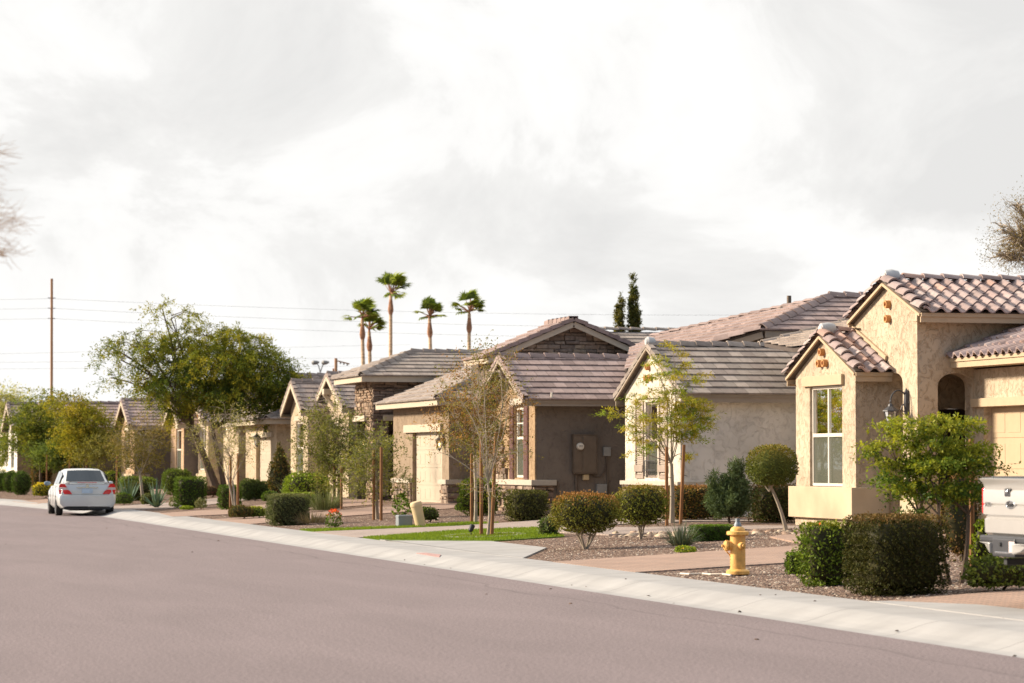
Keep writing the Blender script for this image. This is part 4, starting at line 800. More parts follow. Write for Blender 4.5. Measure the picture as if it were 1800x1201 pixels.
def caps(mb, A_, B_, pal, w=.13, h=.10, step=.40, kind='round', up=(0,0,1), off=.06, tilt=.03):
    A_ = Vector(A_); B_ = Vector(B_)
    if A_.z > B_.z: A_, B_ = B_, A_
    d = (B_-A_); Ln = d.length; d.normalize(); sd = d.cross(Vector(up)).normalized(); up = sd.cross(d); n = max(1, round(Ln/step)); st = Ln/n
    for i in range(n):
        c = random.choice(pal); k = random.uniform(.8, 1.05); col = tuple(q*k for q in c); a = A_+d*(i*st-.05)+up*(off+tilt*.8+random.uniform(0, .008)); b = A_+d*((i+1)*st)+up*(off-tilt*.2)
        if kind == 'round': cs = [(math.sin(t)*w, math.cos(t)*h) for t in [(-80+160*j/7)*PI/180 for j in range(8)]]
        elif kind == 'vee': cs = [(-w, -h*.35), (-w*.85, h*.1), (-.03, h*.8), (.03, h*.8), (w*.85, h*.1), (w, -h*.35)]
        else: cs = [(-w, -h), (-w, h*.6), (w, h*.6), (w, -h)]
        m = len(cs); o = [a+sd*x+up*y for x, y in cs]; o2 = [a+sd*x*.82+up*(y*.82-.012) for x, y in cs]; e = [b+sd*x*.9+up*y*.9 for x, y in cs]
        mb.add(o+o2+e, [(j, j+1, 2*m+j+1, 2*m+j) for j in range(m-1)]+[(m+j+1, m+j, j, j+1) for j in range(m-1)], col)
def gableroof(T, f0, f1, c0, c1, ze, pitch, axis='x', oh=.4, ohr=.25, kind='flat', pal=TILE_P, fascia='trim1', hipend=False, rake=True, fh=.17, wallmat=None, far_rake=True, capkind='vee', near_only=False, rakew=.07, rb=.15):
    """ridge runs along axis from f0 (open gable end) to f1; c0..c1 across. T: dict of builders"""
    P_ = (lambda f, c, z: Vector((f, c, z))) if axis == 'x' else (lambda f, c, z: Vector((c, f, z)))
    mid = (c0+c1)/2; hw = (c1-c0)/2; sg = 1 if f1 > f0 else -1; F0 = f0-sg*ohr; F1 = f1; zr = ze+pitch*hw+.10; zE = ze-pitch*oh+.10
    if hipend: F1r = f1-sg*hw; F1e = f1+sg*oh
    for s_, (cc) in ((-1, c0-oh), (1, c1+oh)):
        if hipend: pts = [P_(F0, cc, zE), P_(F1e, cc, zE), P_(F1r, mid, zr), P_(F0, mid, zr)]
        else: pts = [P_(F0, cc, zE), P_(F1, cc, zE), P_(F1, mid, zr), P_(F0, mid, zr)]
        roofplane(T['deck'], T['tile'], pts, kind, pal)
        T['fas'].beam(P_(F0, cc-s_*.01, zE-fh/2-.03), P_(F1, cc-s_*.01, zE-fh/2-.03), .035, fh)
        T['fas'].beam(P_(F0, cc+s_*.028, zE-.06), P_(F1, cc+s_*.028, zE-.06), .03, .07)
        # soffit
        T['fas'].quad(P_(F0, cc, zE-fh), P_(F1, cc, zE-fh), P_(F1, cc-s_*oh, zE-fh), P_(F0, cc-s_*oh, zE-fh))
        if rake:
            dz = -.115; T['fas'].beam(P_(F0-sg*.015, cc, zE+dz+(.15-rb)/2), P_(F0-sg*.015, mid, zr+dz+(.15-rb)/2), .04, rb)
            if kind == 'S': caps(T['cap'], P_(F0+sg*.04, cc+s_*.02, zE), P_(F0+sg*.04, mid, zr), pal, .13, .13, .36, 'round', off=.02, tilt=.05)
            else: caps(T['cap'], P_(F0+sg*.03, cc+s_*.02, zE), P_(F0+sg*.03, mid, zr), pal, rakew, .07, .34, 'box', off=.045, tilt=.03)
    caps(T['cap'], P_(F0+sg*.05, mid, zr), P_(F1r if hipend else F1, mid, zr), pal, .14, .11, .40, 'round' if kind == 'S' else capkind, off=.03)
    if hipend:
        roofplane(T['deck'], T['tile'], [P_(F1e, c0-oh, zE), P_(F1e, c1+oh, zE), P_(F1r, mid, zr)], kind, pal)
        for cc in (c0-oh, c1+oh): caps(T['cap'], P_(F1e, cc, zE), P_(F1r, mid, zr), pal, .14, .11, .40, 'round' if kind == 'S' else capkind, off=.03)
        T['fas'].beam(P_(F1e, c0-oh, zE-fh/2-.03), P_(F1e, c1+oh, zE-fh/2-.03), .035, fh)
    return zr, zE
def hiproof(T, x0, x1, y0, y1, ze, pitch, oh=.4, kind='flat', pal=TILE_P, fh=.17, capkind='vee'):
    """hip roof, ridge along the longer side"""
    X0, X1, Y0, Y1 = x0-oh, x1+oh, y0-oh, y1+oh; zE = ze-pitch*oh+.1; W = min(X1-X0, Y1-Y0)/2; zr = zE+pitch*W
    if X1-X0 >= Y1-Y0: r0, r1 = Vector((X0+W, (Y0+Y1)/2, zr)), Vector((X1-W, (Y0+Y1)/2, zr))
    else: r0, r1 = Vector(((X0+X1)/2, Y0+W, zr)), Vector(((X0+X1)/2, Y1-W, zr))
    a, b, c, d = Vector((X0, Y0, zE)), Vector((X1, Y0, zE)), Vector((X1, Y1, zE)), Vector((X0, Y1, zE))
    al = X1-X0 >= Y1-Y0
    fs = ([a, b, r1, r0], [c, d, r0, r1], [d, a, r0], [b, c, r1]) if al else ([a, b, r0], [c, d, r1], [d, a, r0, r1], [b, c, r1, r0])
    for p in fs:
        if len(p) == 4 and (p[2]-p[3]).length < .02: p = p[:3]
        roofplane(T['deck'], T['tile'], p, kind, pal)
    for p, q in ((a, r0), (b, r1 if al else r0), (c, r1), (d, r0 if al else r1)): caps(T['cap'], p, q, pal, .14, .11, .40, capkind, off=.03)
    if (r1-r0).length > .2: caps(T['cap'], r0, r1, pal, .14, .11, .40, capkind, off=.03)
    for p, q in ((a, b), (b, c), (c, d), (d, a)): T['fas'].beam(p+Vector((0,0,-fh/2-.03)), q+Vector((0,0,-fh/2-.03)), .035, fh)
    T['fas'].poly([p+Vector((0,0,-fh)) for p in (a, b, c, d)])
    return zr, zE
def newT(): return {'deck': MB(), 'tile': MB(), 'fas': MB(), 'cap': MB()}
def finishT(T, root, fas='trim1', name='roof'):
    r = T['tile'].build(name, M['tile'], root); me = r.data
    T['deck'].build('roof_deck', M['deck'], r); T['fas'].build('fascia', M[fas], r, bevel=0)
    if T['cap'].f: T['cap'].build('ridge_tiles', M['tile'], r, True)
    return r
def window(root, f, a0, a1, z0, z1, rec=.10, cols=2, rows=2, fr='white', blinds=True, screen=True, slat=.05, fw=.05, mid=None):
    w = MB(); t = fw
    for q in ((a0, a1, z0, z0+t), (a0, a1, z1-t, z1), (a0, a0+t, z0+t, z1-t), (a1-t, a1, z0+t, z1-t)): fbox(w, f, *q, -rec, -rec+.05)
    zm = mid or (z0+z1)/2
    if rows == 2: fbox(w, f, a0+t, a1-t, zm-.035, zm+.035, -rec+.004, -rec+.053)
    for k in range(1, cols):
        am = a0+(a1-a0)*k/cols; fbox(w, f, am-.03, am+.03, z0+t, z1-t, -rec+.002, -rec+.046)
    win = w.build('window', M[fr], root)
    g = MB(); g.quad(f.p(a0+t, z0+t, -rec+.02), f.p(a1-t, z0+t, -rec+.02), f.p(a1-t, z1-t, -rec+.02), f.p(a0+t, z1-t, -rec+.02)); g.build('pane', M['glass'], win)
    if blinds:
        b = MB(); z = z0+t+.01
        while z < z1-t:
            b.quad(f.p(a0+t, z, -rec-.06), f.p(a1-t, z, -rec-.06), f.p(a1-t, z+slat*.72, -rec-.085), f.p(a0+t, z+slat*.72, -rec-.085)); z += slat
        b.build('blinds', M['blind'], win)
    ro = MB(); fbox(ro, f, a0-.3, a1+.3, z0-.3, z1+.3, -rec-.5, -rec-.45); fbox(ro, f, a0, a1, z0, z1, -rec-.105, -rec-.1); ro.build('interior', M['interior'], win)
    if screen:
        s_ = MB(); n = cols
        for k in range(n):
            q0, q1 = a0+(a1-a0)*k/n, a0+(a1-a0)*(k+1)/n; s_.quad(f.p(q0+t*.8, z0+t, -rec+.03), f.p(q1-t*.8, z0+t, -rec+.03), f.p(q1-t*.8, zm-.035, -rec+.03), f.p(q0+t*.8, zm-.035, -rec+.03))
        s_.build('insect_screen', M['screenmesh'], win)
    return win
def mkscreen():
    m, nt, out = newmat('insect_screen_mesh'); d = N(nt, 'BsdfDiffuse'); d.inputs[0].default_value = (.11, .115, .09, 1); t = N(nt, 'BsdfTransparent'); mx = N(nt, 'MixShader'); mx.inputs[0].default_value = .62
    L(nt, t.outputs[0], mx.inputs[1]); L(nt, d.outputs[0], mx.inputs[2]); L(nt, mx.outputs[0], out.inputs[0]); return m
M['screenmesh'] = mkscreen()
def part(root, name, mat, fn, smooth=False, bevel=0):
    mb = MB(); fn(mb); return mb.build(name, M[mat], root, smooth, bevel)
def garage(root, f, a0, a1, z0, z1, mat='door_tan', rec=.14, panels=4, cols=8):
    d = MB(); ph = (z1-z0)/panels; fbox(d, f, a0, a1, z0, z1, -rec-.04, -rec-.012)
    for r in range(panels):
        fbox(d, f, a0, a1, z0+r*ph+.006, z0+(r+1)*ph-.006, -rec-.012, -rec)
        cw = (a1-a0)/cols
        for c in range(cols): fbox(d, f, a0+c*cw+.07, a0+(c+1)*cw-.07, z0+r*ph+.10, z0+(r+1)*ph-.10, -rec, -rec+.006)
    return d.build('garage_door', M[mat], root, bevel=.004)
def lamp(root, p, n, sc=1.0, arm=True, lit=False, label=None):
    """coach lantern on a wall bracket; p on the wall at bracket height, n outward"""
    p = Vector(p); n = Vector(n); c = p+n*(.28 if arm else .14)*sc+Vector((0, 0, .02 if arm else .12)); mb = MB(); s = sc
    sdv = n.cross(Vector((0,0,1)))
    mb.lathe([(0,.0),(.0,.05*s),(.02*s,.055*s),(.03*s,.03*s)], p, n, 12)
    mb.beam(p+Vector((0,0,-.17*s))+n*.015*s, p+Vector((0,0,.17*s))+n*.015*s, .08*s, .03*s, up=n)
    mb.lathe([(-.22*s,.0),(-.17*s,.03*s),(0,.045*s),(.17*s,.03*s),(.22*s,0)], p+n*.03*s, (0,0,1), 10)
    if arm:
        pts = []
        for k in range(13):
            a = -PI*.55+PI*1.5*k/12
            pts.append(p+n*(.03+.125+.125*math.cos(PI-a*0-PI*k/12*1.0))*s+Vector((0,0,(.02+.16*math.sin(PI*k/12*1.0))*s)))
        mb.tube(pts, .013*s, 6)
        mb.tube([p+n*.03*s+Vector((0,0,-.10*s)), p+n*.07*s+Vector((0,0,-.13*s)), p+n*.12*s+Vector((0,0,-.10*s)), p+n*.10*s+Vector((0,0,-.05*s)), p+n*.03*s+Vector((0,0,.02*s))], .010*s, 5)
    top = c+Vector((0,0,0)); hexa = 8
    mb.lathe([(.03*s,.006*s),(.0,.022*s),(-.02*s,.012*s),(-.04*s,.035*s),(-.07*s,.045*s),(-.13*s,.125*s),(-.145*s,.128*s),(-.15*s,.11*s)], top, (0,0,1), hexa)
    mb.lathe([(-.37*s,.055*s),(-.385*s,.062*s),(-.40*s,.03*s),(-.43*s,.02*s),(-.45*s,.004*s)], top, (0,0,1), hexa)
    for k in range(8):
        a = 2*PI*k/8; u_ = Vector((math.cos(a), math.sin(a), 0)); mb.tube([top+u_*.105*s+Vector((0,0,-.15*s)), top+u_*.056*s+Vector((0,0,-.37*s))], .005*s, 4)
    o = mb.build('wall_lamp', M['iron'], root); g = MB(); g.lathe([(-.15*s,.098*s),(-.37*s,.05*s)], top, (0,0,1), 8); g.build('lamp_glass', M['lampglass'], o)
    bl = MB(); bl.lathe([(-.34*s,.012*s),(-.30*s,.022*s),(-.22*s,.022*s),(-.19*s,.008*s)], top, (0,0,1), 8); bl.build('bulb', M['bulb'] if lit else M['white'], o)
    if label: o['label'] = label
    return o
STONE = [(.21,.15,.115),(.25,.185,.14),(.17,.12,.09),(.28,.215,.165),(.20,.15,.12),(.145,.11,.085),(.24,.165,.115)]
def stonework(root, f, a0, a1, z0, z1, keep=None, ops=(), pal=STONE, depth=(.03,.10), rh=(.07,.17), rl=(.14,.42), name='stone_cladding', back=True):
    mb = MB(); z = z0
    while z < z1-.01:
        h = random.uniform(*rh); h = min(h, z1-z) if z1-z-h > .04 else z1-z; a = a0-random.uniform(0,.0)
        while a < a1-.005:
            l = random.uniform(*rl); l = min(l, a1-a) if a1-a-l > .06 else a1-a
            cz, cc = z+h/2, a+l/2
            if (keep is None or keep(cc, cz)) and not any(o[0]-.02 < cc < o[1]+.02 and o[2] < cz < o[3] for o in ops):
                d = random.uniform(*depth); g = .009; c = random.choice(pal); k = random.uniform(.75, 1.25); c = tuple(q*k for q in c)
                j = lambda: random.uniform(-.016, .016); sl = random.uniform(-.02, .02)
                F_ = [f.p(a+g+j(), z+g+j()*.6, d+j()), f.p(a+l-g+j(), z+g+sl+j()*.6, d+j()), f.p(a+l-g+j(), z+h-g+sl+j()*.6, d+j()), f.p(a+g+j(), z+h-g+j()*.6, d+j())]
                I_ = [f.p(a+g*.4, z+g*.4, -.01), f.p(a+l-g*.4, z+g*.4, -.01), f.p(a+l-g*.4, z+h-g*.4, -.01), f.p(a+g*.4, z+h-g*.4, -.01)]
                m_ = sum(F_, Vector())/4+f.n*.018
                mb.add(F_+I_+[m_], [(0,1,8),(1,2,8),(2,3,8),(3,0,8),(4,5,1,0),(5,6,2,1),(6,7,3,2),(7,4,0,3)], c)
            a += l
        z += h
    o = mb.build(name, M['stone'], root)
    return o
def clay(root, f, pts, r=.075, ln=.10):
    for a, z in pts:
        mb = MB(); p = f.p(a, z, -.02); seg = 16
        mb.lathe([(0, r), (ln+.02, r), (ln+.02, r*.62), (.04, r*.6)], p, f.n, seg); mb.build('clay_vent', M['clay'], root, True)
# ================================================================== HOUSE 1 (near, right)
h1 = thing('stucco_house', (20.7, 50, PAD), 'nearest tan stucco house at right with barrel tile roofs and arched porch', 'house')
BY0, BY1, BX = 50.70, 53.86, 20.70; w1, w2 = 51.38, 53.10
W = MB(); fb = front(BX); ZE1 = 3.44; PT = .43; apex = ZE1+PT*(BY1-BY0)/2
wall(W, fb, BY0, BY1, PAD, ZE1, ops=[(w1, w2, 1.22, 3.20)], gable=((BY0+BY1)/2, apex), rev=.10)
wall(W, side(BY0), BX, 21.35, PAD, ZE1); wall(W, far(BY1), BX, 24, PAD, ZE1)
# tower
TX, TY0, TY1 = 21.35, 49.25, 52.0; ZT = 4.55; PTt = .38; ft = front(TX)
wall(W, ft, TY0, BY0+.0, PAD, ZT, ops=[(49.94, BY0-.005, PAD, 3.40, .20)], rev=.35)
wall(W, ft, BY0, TY1+.6, 3.2, ZT)
W.poly([ft.p(TY0, ZT), ft.p(TY1+.6, ZT), ft.p((TY0+TY1)/2, ZT+PTt*(TY1-TY0)/2)])
wall(W, side(TY0), TX, 22.5, PAD, ZT, ops=[(21.76, 22.47, PAD, 3.37, .24)], rev=.35); wall(W, side(TY0), 22.5, 30, 3.2, ZT)
W.poly([side(52.6).p(TX, ZT, .0), side(52.6).p(TX, 3.2), side(52.6).p(30, 3.2), side(52.6).p(30, ZT)])
# porch interior
wall(W, side(51.5), 21.7, 25, PAD, 4.0, ops=[(22.55, 23.6, PAD, 2.75, .18)], rev=.12); wall(W, front(23.9), 49.3, 51.5, PAD, 4.0)
W.quad((21.4, 49.3, 3.6), (24, 49.3, 3.6), (24, 51.5, 3.6), (21.4, 51.5, 3.6))
# garage
GX = 22.5; fg = front(GX); ZG = 3.42; GY0, GY1 = 42.6, TY0
wall(W, fg, GY0, GY1, PAD, ZG+.02, ops=[(43.6, 48.84, PAD, 2.72)], rev=.22); wall(W, side(GY0), GX, 30, PAD, ZG, gable=None); wall(W, back(30), GY0, 53.86, PAD, ZG)
W.build('wall', M['st1'], h1)
part(h1, 'window_base', 'st1s', lambda m: (m.box(BX-.13, 21.34, BY0-.10, BY1+.12, .60, 1.215),), bevel=.012)
part(h1, 'footing', 'st1', lambda m: m.box(BX-.02, 21.3, BY0-.01, BY1+.01, .2, .61))
part(h1, 'column_base', 'st1s', lambda m: (m.box(TX-.08, TX+.43, TY0-.08, 49.93, PAD, 1.2),), bevel=.012)
part(h1, 'window_lintel', 'trim1', lambda m: fbox(m, fb, w1-.12, w2+.27, 3.20, 3.40, .0, .07), bevel=.008)
window(h1, fb, w1, w2, 1.23, 3.19, cols=2, rows=2, mid=2.23, fw=.055)
clay(h1, fb, [(52.33, 3.86), (52.45, 3.64), (52.17, 3.64)]); clay(h1, ft, [(50.55, 4.72), (50.55, 4.44)])
part(h1, 'garage_lintel', 'trim1', lambda m: fbox(m, fg, 43.2, 49.2, 2.73, 2.89, .0, .10), bevel=.008)
garage(h1, fg, 43.6, 48.84, PAD, 2.72, 'door_tan', .16)
def _door(m):
    fbox(m, side(51.62), 22.56, 23.58, PAD, 2.74, -.02, .0)
    for z0_, z1_ in ((.65, 1.35), (1.5, 2.5)): fbox(m, side(51.62), 22.7, 23.44, z0_, z1_, 0, .02)
part(h1, 'front_door', 'darkwood', _door, bevel=.005)
lamp(h1, (TX, 49.68, 2.82), (-1, 0, 0), 1.28)
T = newT()
gableroof(T, BX, TX, BY0, BY1, ZE1, PT, 'x', .24, .10, 'S', TILE_S, rakew=.1, rb=.05)
finishT(T, h1)
T = newT()
gableroof(T, TX, 31, TY0, TY1, ZT, PTt, 'x', .40, .10, 'S', TILE_S, rb=.05)
finishT(T, h1)
T = newT(); ze = 3.66; pts = [(22.05, GY0-.4, ze), (22.05, TY0-.02, ze), (26.4, TY0-.02, ze+.38*4.35), (26.4, GY0+3.95, ze+.38*4.35)]
roofplane(T['deck'], T['tile'], pts, 'S', TILE_S, rnd=random)
roofplane(T['deck'], T['tile'], [(30.8, GY0-.4, ze), (22.05, GY0-.4, ze), (26.4, GY0+3.95, ze+.38*4.35)], 'S', TILE_S)
roofplane(T['deck'], T['tile'], [(30.8, TY0, ze), (30.8, GY0-.4, ze), (26.4, GY0+3.95, ze+.38*4.35), (26.4, TY0, ze+.38*4.35)], 'S', TILE_S)
T['fas'].beam((22.04, GY0-.4, ze-.11), (22.04, TY0+.28, ze-.11), .035, .17); T['fas'].beam((22.01, GY0-.4, ze-.05), (22.01, TY0+.28, ze-.05), .03, .07)
T['fas'].quad((22.05, GY0-.4, ze-.19), (22.05, TY0, ze-.19), (22.5, TY0, ze-.19), (22.5, GY0-.4, ze-.19))
caps(T['cap'], (22.05, GY0-.4, ze), (26.4, GY0+3.95, ze+.38*4.35), TILE_S, off=.05); caps(T['cap'], (26.4, TY0, ze+.38*4.35), (26.4, GY0+3.95, ze+.38*4.35), TILE_S, off=.05)
finishT(T, h1)
for yy, zz_m, xx in (((BY0+BY1)/2, apex+.20, BX-.02), ((TY0+TY1)/2, ZT+PTt*(TY1-TY0)/2+.20, TX-.02)):
    part(h1, 'ridge_mortar', 'leadcap', lambda m: m.lathe([(-.10, .06), (-.06, .13), (.08, .15), (.22, .12), (.26, .03)], (xx, yy, zz_m-.02), (1, 0, 0), 14), True)
part(h1, 'wall_flashing', 'trim1', lambda m: m.beam(atX(1499, 577, TX-.03), atX(1558, 630, TX-.03), .05, .10))
# low strip of roof of the middle house rising behind the bay
# ================================================================== HOUSE 2 (pale, middle)
h2 = thing('stucco_house', (21.2, 62.6, PAD), 'pale stucco house with sunlit white gable, louvred shutters and clay vents', 'house')
X2 = 21.05; Y20, Y21 = 62.15, 66.35; f2 = front(X2); ZE2 = 3.36; W = MB()
wa0, wa1 = 63.85, 64.75
wall(W, f2, Y20, Y21, PAD, ZE2, ops=[(wa0, wa1, 1.32, 3.12)], gable=((Y20+Y21)/2, ZE2+.47*2.1), rev=.1); W.build('front_wall', M['st2f'], h2); W = MB()
wall(W, side(Y20), X2, 32, PAD, ZE2); wall(W, far(Y21), X2, 32, PAD, ZE2); wall(W, back(32), Y20, Y21, PAD, ZE2)
W.build('wall', M['st2'], h2)
# garage / entry block of this house, nearer the camera and set back
W = MB(); wall(W, front(24.5), 55.9, Y20, PAD, 3.4, ops=[(56.6, 61.4, PAD, 2.7)], rev=.15); wall(W, side(55.9), 24.5, 34, PAD, 3.4); wall(W, back(34), 55.9, 66.35, PAD, 3.4); W.build('garage_wall', M['st2'], h2)
garage(h2, front(24.5), 56.6, 61.4, PAD, 2.7, 'door_cream')
part(h2, 'sill', 'cap', lambda m: (fbox(m, f2, Y20+.0, Y21+.08, 1.14, 1.24, .0, .12), fbox(m, side(Y20), X2-.12, X2+.55, 1.14, 1.24, .0, .12)), bevel=.01)
stonework(h2, f2, Y20+.05, Y21+.02, PAD, 1.14); stonework(h2, side(Y20), X2-.05, X2+.5, PAD, 1.14)
window(h2, f2, wa0, wa1, 1.33, 3.11, cols=1, rows=2, fr='shutter2')
def shut(m, f, a0, a1, z0, z1, th=.035):
    fbox(m, f, a0, a0+.05, z0, z1, 0, th); fbox(m, f, a1-.05, a1, z0, z1, 0, th)
    for z in (z0, (z0+z1)/2-.04, z1-.08): fbox(m, f, a0+.05, a1-.05, z, z+.08, 0, th-.003)
    z = z0+.09
    while z < z1-.1: fbox(m, f, a0+.05, a1-.05, z, z+.025, .0, th*.55); z += .05
for a in (63.05, 64.85):
    part(h2, 'shutter', 'shutter2', lambda m: (shut(m, f2, a, a+.62, 1.30, 3.16), fbox(m, f2, a-.02, a+.64, 1.46, 1.62, .035, .06)))
part(h2, 'window_guard', 'iron', lambda m: [m.tube([f2.p(wa0, z, .05), f2.p(wa1, z, .05)], .012, 5) for z in (1.5, 1.72)]+[m.tube([f2.p(wa0+.09*k, 1.35, .05), f2.p(wa0+.09*k, 1.72, .05)], .008, 4) for k in range(11)])
part(h2, 'window_lintel', 'trim3', lambda m: fbox(m, f2, 63.2, 65.4, 3.20, 3.34, 0, .05), bevel=.006)
clay(h2, f2, [(64.45, 3.95), (64.55, 3.68), (64.27, 3.68)])
lamp(h2, (X2+.25, Y21, 2.72), (0, 1, 0), 1.2)
T = newT(); gableroof(T, X2, 31.8, Y20, Y21, ZE2, .47, 'x', .40, .12, 'flat', TILE_G, fh=.18, rb=.05); finishT(T, h2, 'trim2')
T = newT()
# main roof behind: street slope, near hip slope
K_ = 1.075
def kk(x, y, z, k=K_): return CAM+(Vector((x, y, z))-CAM)*k
Ap = kk(24.7, 62.0, 5.53); hipb = kk(22.21, 59.83, 4.66); low_ = kk(21.4, 60.55, 4.38); fr2 = onplane(1150, 592, Ap, (-.35, 0, 1)); xe = 20.9
ze_ = Ap.z-.35*(Ap.x-xe)
o1 = lambda x, y: onplane(x, y, Ap, (-.35, 0, 1))
roofplane(T['deck'], T['tile'], [low_, o1(1150, 606), fr2, Ap, hipb], 'flat', TILE_P, udir=(0, 1, 0))
roofplane(T['deck'], T['tile'], [o1(1140, 640), o1(1098, 652), o1(1107, 614), fr2, o1(1150, 606)], 'flat', TILE_P, udir=(0, 1, 0))
rt = Vector((Ap.x+7, Ap.y, Ap.z)); roofplane(T['deck'], T['tile'], [hipb, Vector((Ap.x+8.5, hipb.y, hipb.z)), rt, Ap], 'flat', TILE_P)
T['deck'].poly([Ap-Vector((0,0,.05)), rt-Vector((0,0,.05)), (34, fr2.y, 4.2), fr2-Vector((0,0,.05))])
caps(T['cap'], hipb, Ap, TILE_P, .15, .12, .42, 'vee', off=.04); caps(T['cap'], low_, hipb, TILE_P, .15, .12, .42, 'vee', off=.05); caps(T['cap'], Ap, rt, TILE_P, .15, .12, .42, 'vee', off=.04); caps(T['cap'], Ap, fr2, TILE_P, .14, .06, .5, 'vee', off=.03)
T['fas'].beam(hipb+Vector((.05, -.02, -.12)), (Ap.x+8.5, hipb.y-.02, hipb.z-.12), .04, .16); T['fas'].beam(low_+Vector((0,0,-.13)), hipb+Vector((0,0,-.13)), .04, .15)
T['fas'].poly([hipb+Vector((0,0,-.2)), Vector((Ap.x+8.5, hipb.y, hipb.z-.2)), Vector((Ap.x+8.5, hipb.y+1.5, hipb.z-.2)), hipb+Vector((0,1.5,-.2))])
finishT(T, h2, 'trim2')
W = MB(); wall(W, side(65.4), 24.0, 33.5, 3.3, 4.75); wall(W, front(24.0), 65.4, 70, 3.3, 4.7); wall(W, back(33.5), 60.3, 66.3, 3.3, 4.6); W.build('upper_wall', M['trim2'], h2)
T = newT(); Q0 = (20.84, 56, 4.2); nn_ = (-.25, 0, 1); qs = [onplane(x, y, Q0, nn_) for x, y in ((1560, 640), (1300, 640), (1343, 603), (1510, 561))]
zlow = 3.62; xl = 20.84-(4.2-zlow)/.25
Q1 = kk(20.84, 56, 4.2, 1.13); pa, pb, pc, pe = [onplane(x, y, Q1, nn_) for x, y in ((1343, 604), (1514, 559), (1514, 600), (1392, 613))]
roofplane(T['deck'], T['tile'], [pe, pa, pb, pc], 'flat', TILE_G, udir=(0, 1, 0))
caps(T['cap'], pa, pb, TILE_G, .12, .06, .5, 'vee', off=.03)
finishT(T, h2, 'trim2')
part(h2, 'vent_pipe', 'metalbrown', lambda m: m.tube([atY(1387, 548, 70), atY(1387, 520, 70)], .06, 10), True); part(h2, 'ridge_mortar', 'leadcap', lambda m: m.lathe([(-.06, .08), (.0, .12), (.15, .10), (.2, .03)], (X2-.10, (Y20+Y21)/2, ZE2+.47*2.1+.2), (1, 0, 0), 12), True)
part(h2, 'roof_vent', 'metalbrown', lambda m: (m.tube([atY(1374, 552, 68.5)+Vector((0,0,-.1)), atY(1374, 543, 68.5)], .07, 8), m.lathe([(0, .12), (.08, .09), (.12, .02)], atY(1374, 547, 68.5), (0, 0, 1), 8)))
# block wall between the two houses
bw = thing('block_wall', (23, 67.45, PAD), 'tan block wall closing the side yard beside the shaded brown wall', 'wall'); part(bw, 'blocks', 'block', lambda m: m.box(22.0, 24.4, 67.4, 67.55, PAD-.1, 2.3)); part(bw, 'wall_cap', 'cap', lambda m: m.box(21.98, 24.42, 67.37, 67.58, 2.3, 2.36))
# ================================================================== HOUSE 3 (shaded brown wall with meter box, stone gable)
h3 = thing('stucco_house', (19.5, 70, PAD), 'brown stucco house with maroon shutters, meter boxes and stone faced upper gable', 'house')
X3 = 19.40; Y30, Y31 = 68.60, 72.45; f3 = front(X3); ZE3 = 3.36; s3 = side(Y30)
W = MB(); wall(W, f3, Y30, Y31, PAD, ZE3, ops=[(69.63, 70.52, 1.28, 3.10)], gable=((Y30+Y31)/2, ZE3+.47*1.93), rev=.1); W.build('front_wall', M['st3f'], h3)
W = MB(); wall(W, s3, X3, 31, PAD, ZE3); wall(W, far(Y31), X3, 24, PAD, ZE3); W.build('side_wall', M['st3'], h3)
part(h3, 'corner_trim', 'st3f', lambda m: m.box(X3-.015, X3+.02, Y30-.015, Y30+.02, 1.25, ZE3))
window(h3, f3, 69.63, 70.52, 1.29, 3.09, cols=1, rows=2, mid=2.3, fw=.06, blinds=False)
part(h3, 'window_mullion', 'white', lambda m: fbox(m, f3, 69.69, 70.46, 2.66, 2.69, -.06, -.04))
for a in (69.20, 70.56): part(h3, 'shutter', 'shutter', lambda m: (fbox(m, f3, a, a+.39, 1.25, 3.12, .0, .035), [fbox(m, f3, a+.04+k*.11, a+.13+k*.11, 1.29, 3.08, .035, .045) for k in range(3)], fbox(m, f3, a, a+.39, 2.15, 2.23, .045, .055)))
part(h3, 'window_lintel', 'cap', lambda m: fbox(m, f3, 69.6, 70.75, 3.14, 3.32, 0, .08), bevel=.01)
part(h3, 'sill', 'cap', lambda m: (fbox(m, f3, Y30-.0, Y31+.1, 1.10, 1.24, .0, .14), fbox(m, s3, X3-.14, 19.92, 1.10, 1.24, .0, .14)), bevel=.01)
stonework(h3, f3, Y30+.03, Y31+.05, PAD-.05, 1.10); stonework(h3, s3, X3-.06, 19.86, PAD-.05, 1.10)
stonework(h3, f3, 71.2, Y31+.02, 1.24, 2.6, keep=lambda a, z: a > 71.25+.35*(z-1.2)+random.uniform(-.12,.12))
# timber outrigger bracket under the gable peak
part(h3, 'gable_bracket', 'trim2', lambda m: (m.beam((X3+.02, 70.53, 3.98), (X3-.42, 70.53, 3.98), .11, .13), m.beam((X3, 70.53, 3.55), (X3-.36, 70.53, 3.90), .09, .09)))
T = newT(); gableroof(T, X3, 31, Y30, Y31, ZE3, .47, 'x', .42, .42, 'flat', TILE_P, fh=.15, rb=.09); finishT(T, h3, 'trim2')
part(h3, 'gutter_outlet', 'white', lambda m: m.tube([atY(970, 690, 68.15), atY(970, 699, 68.15)], .03, 8))
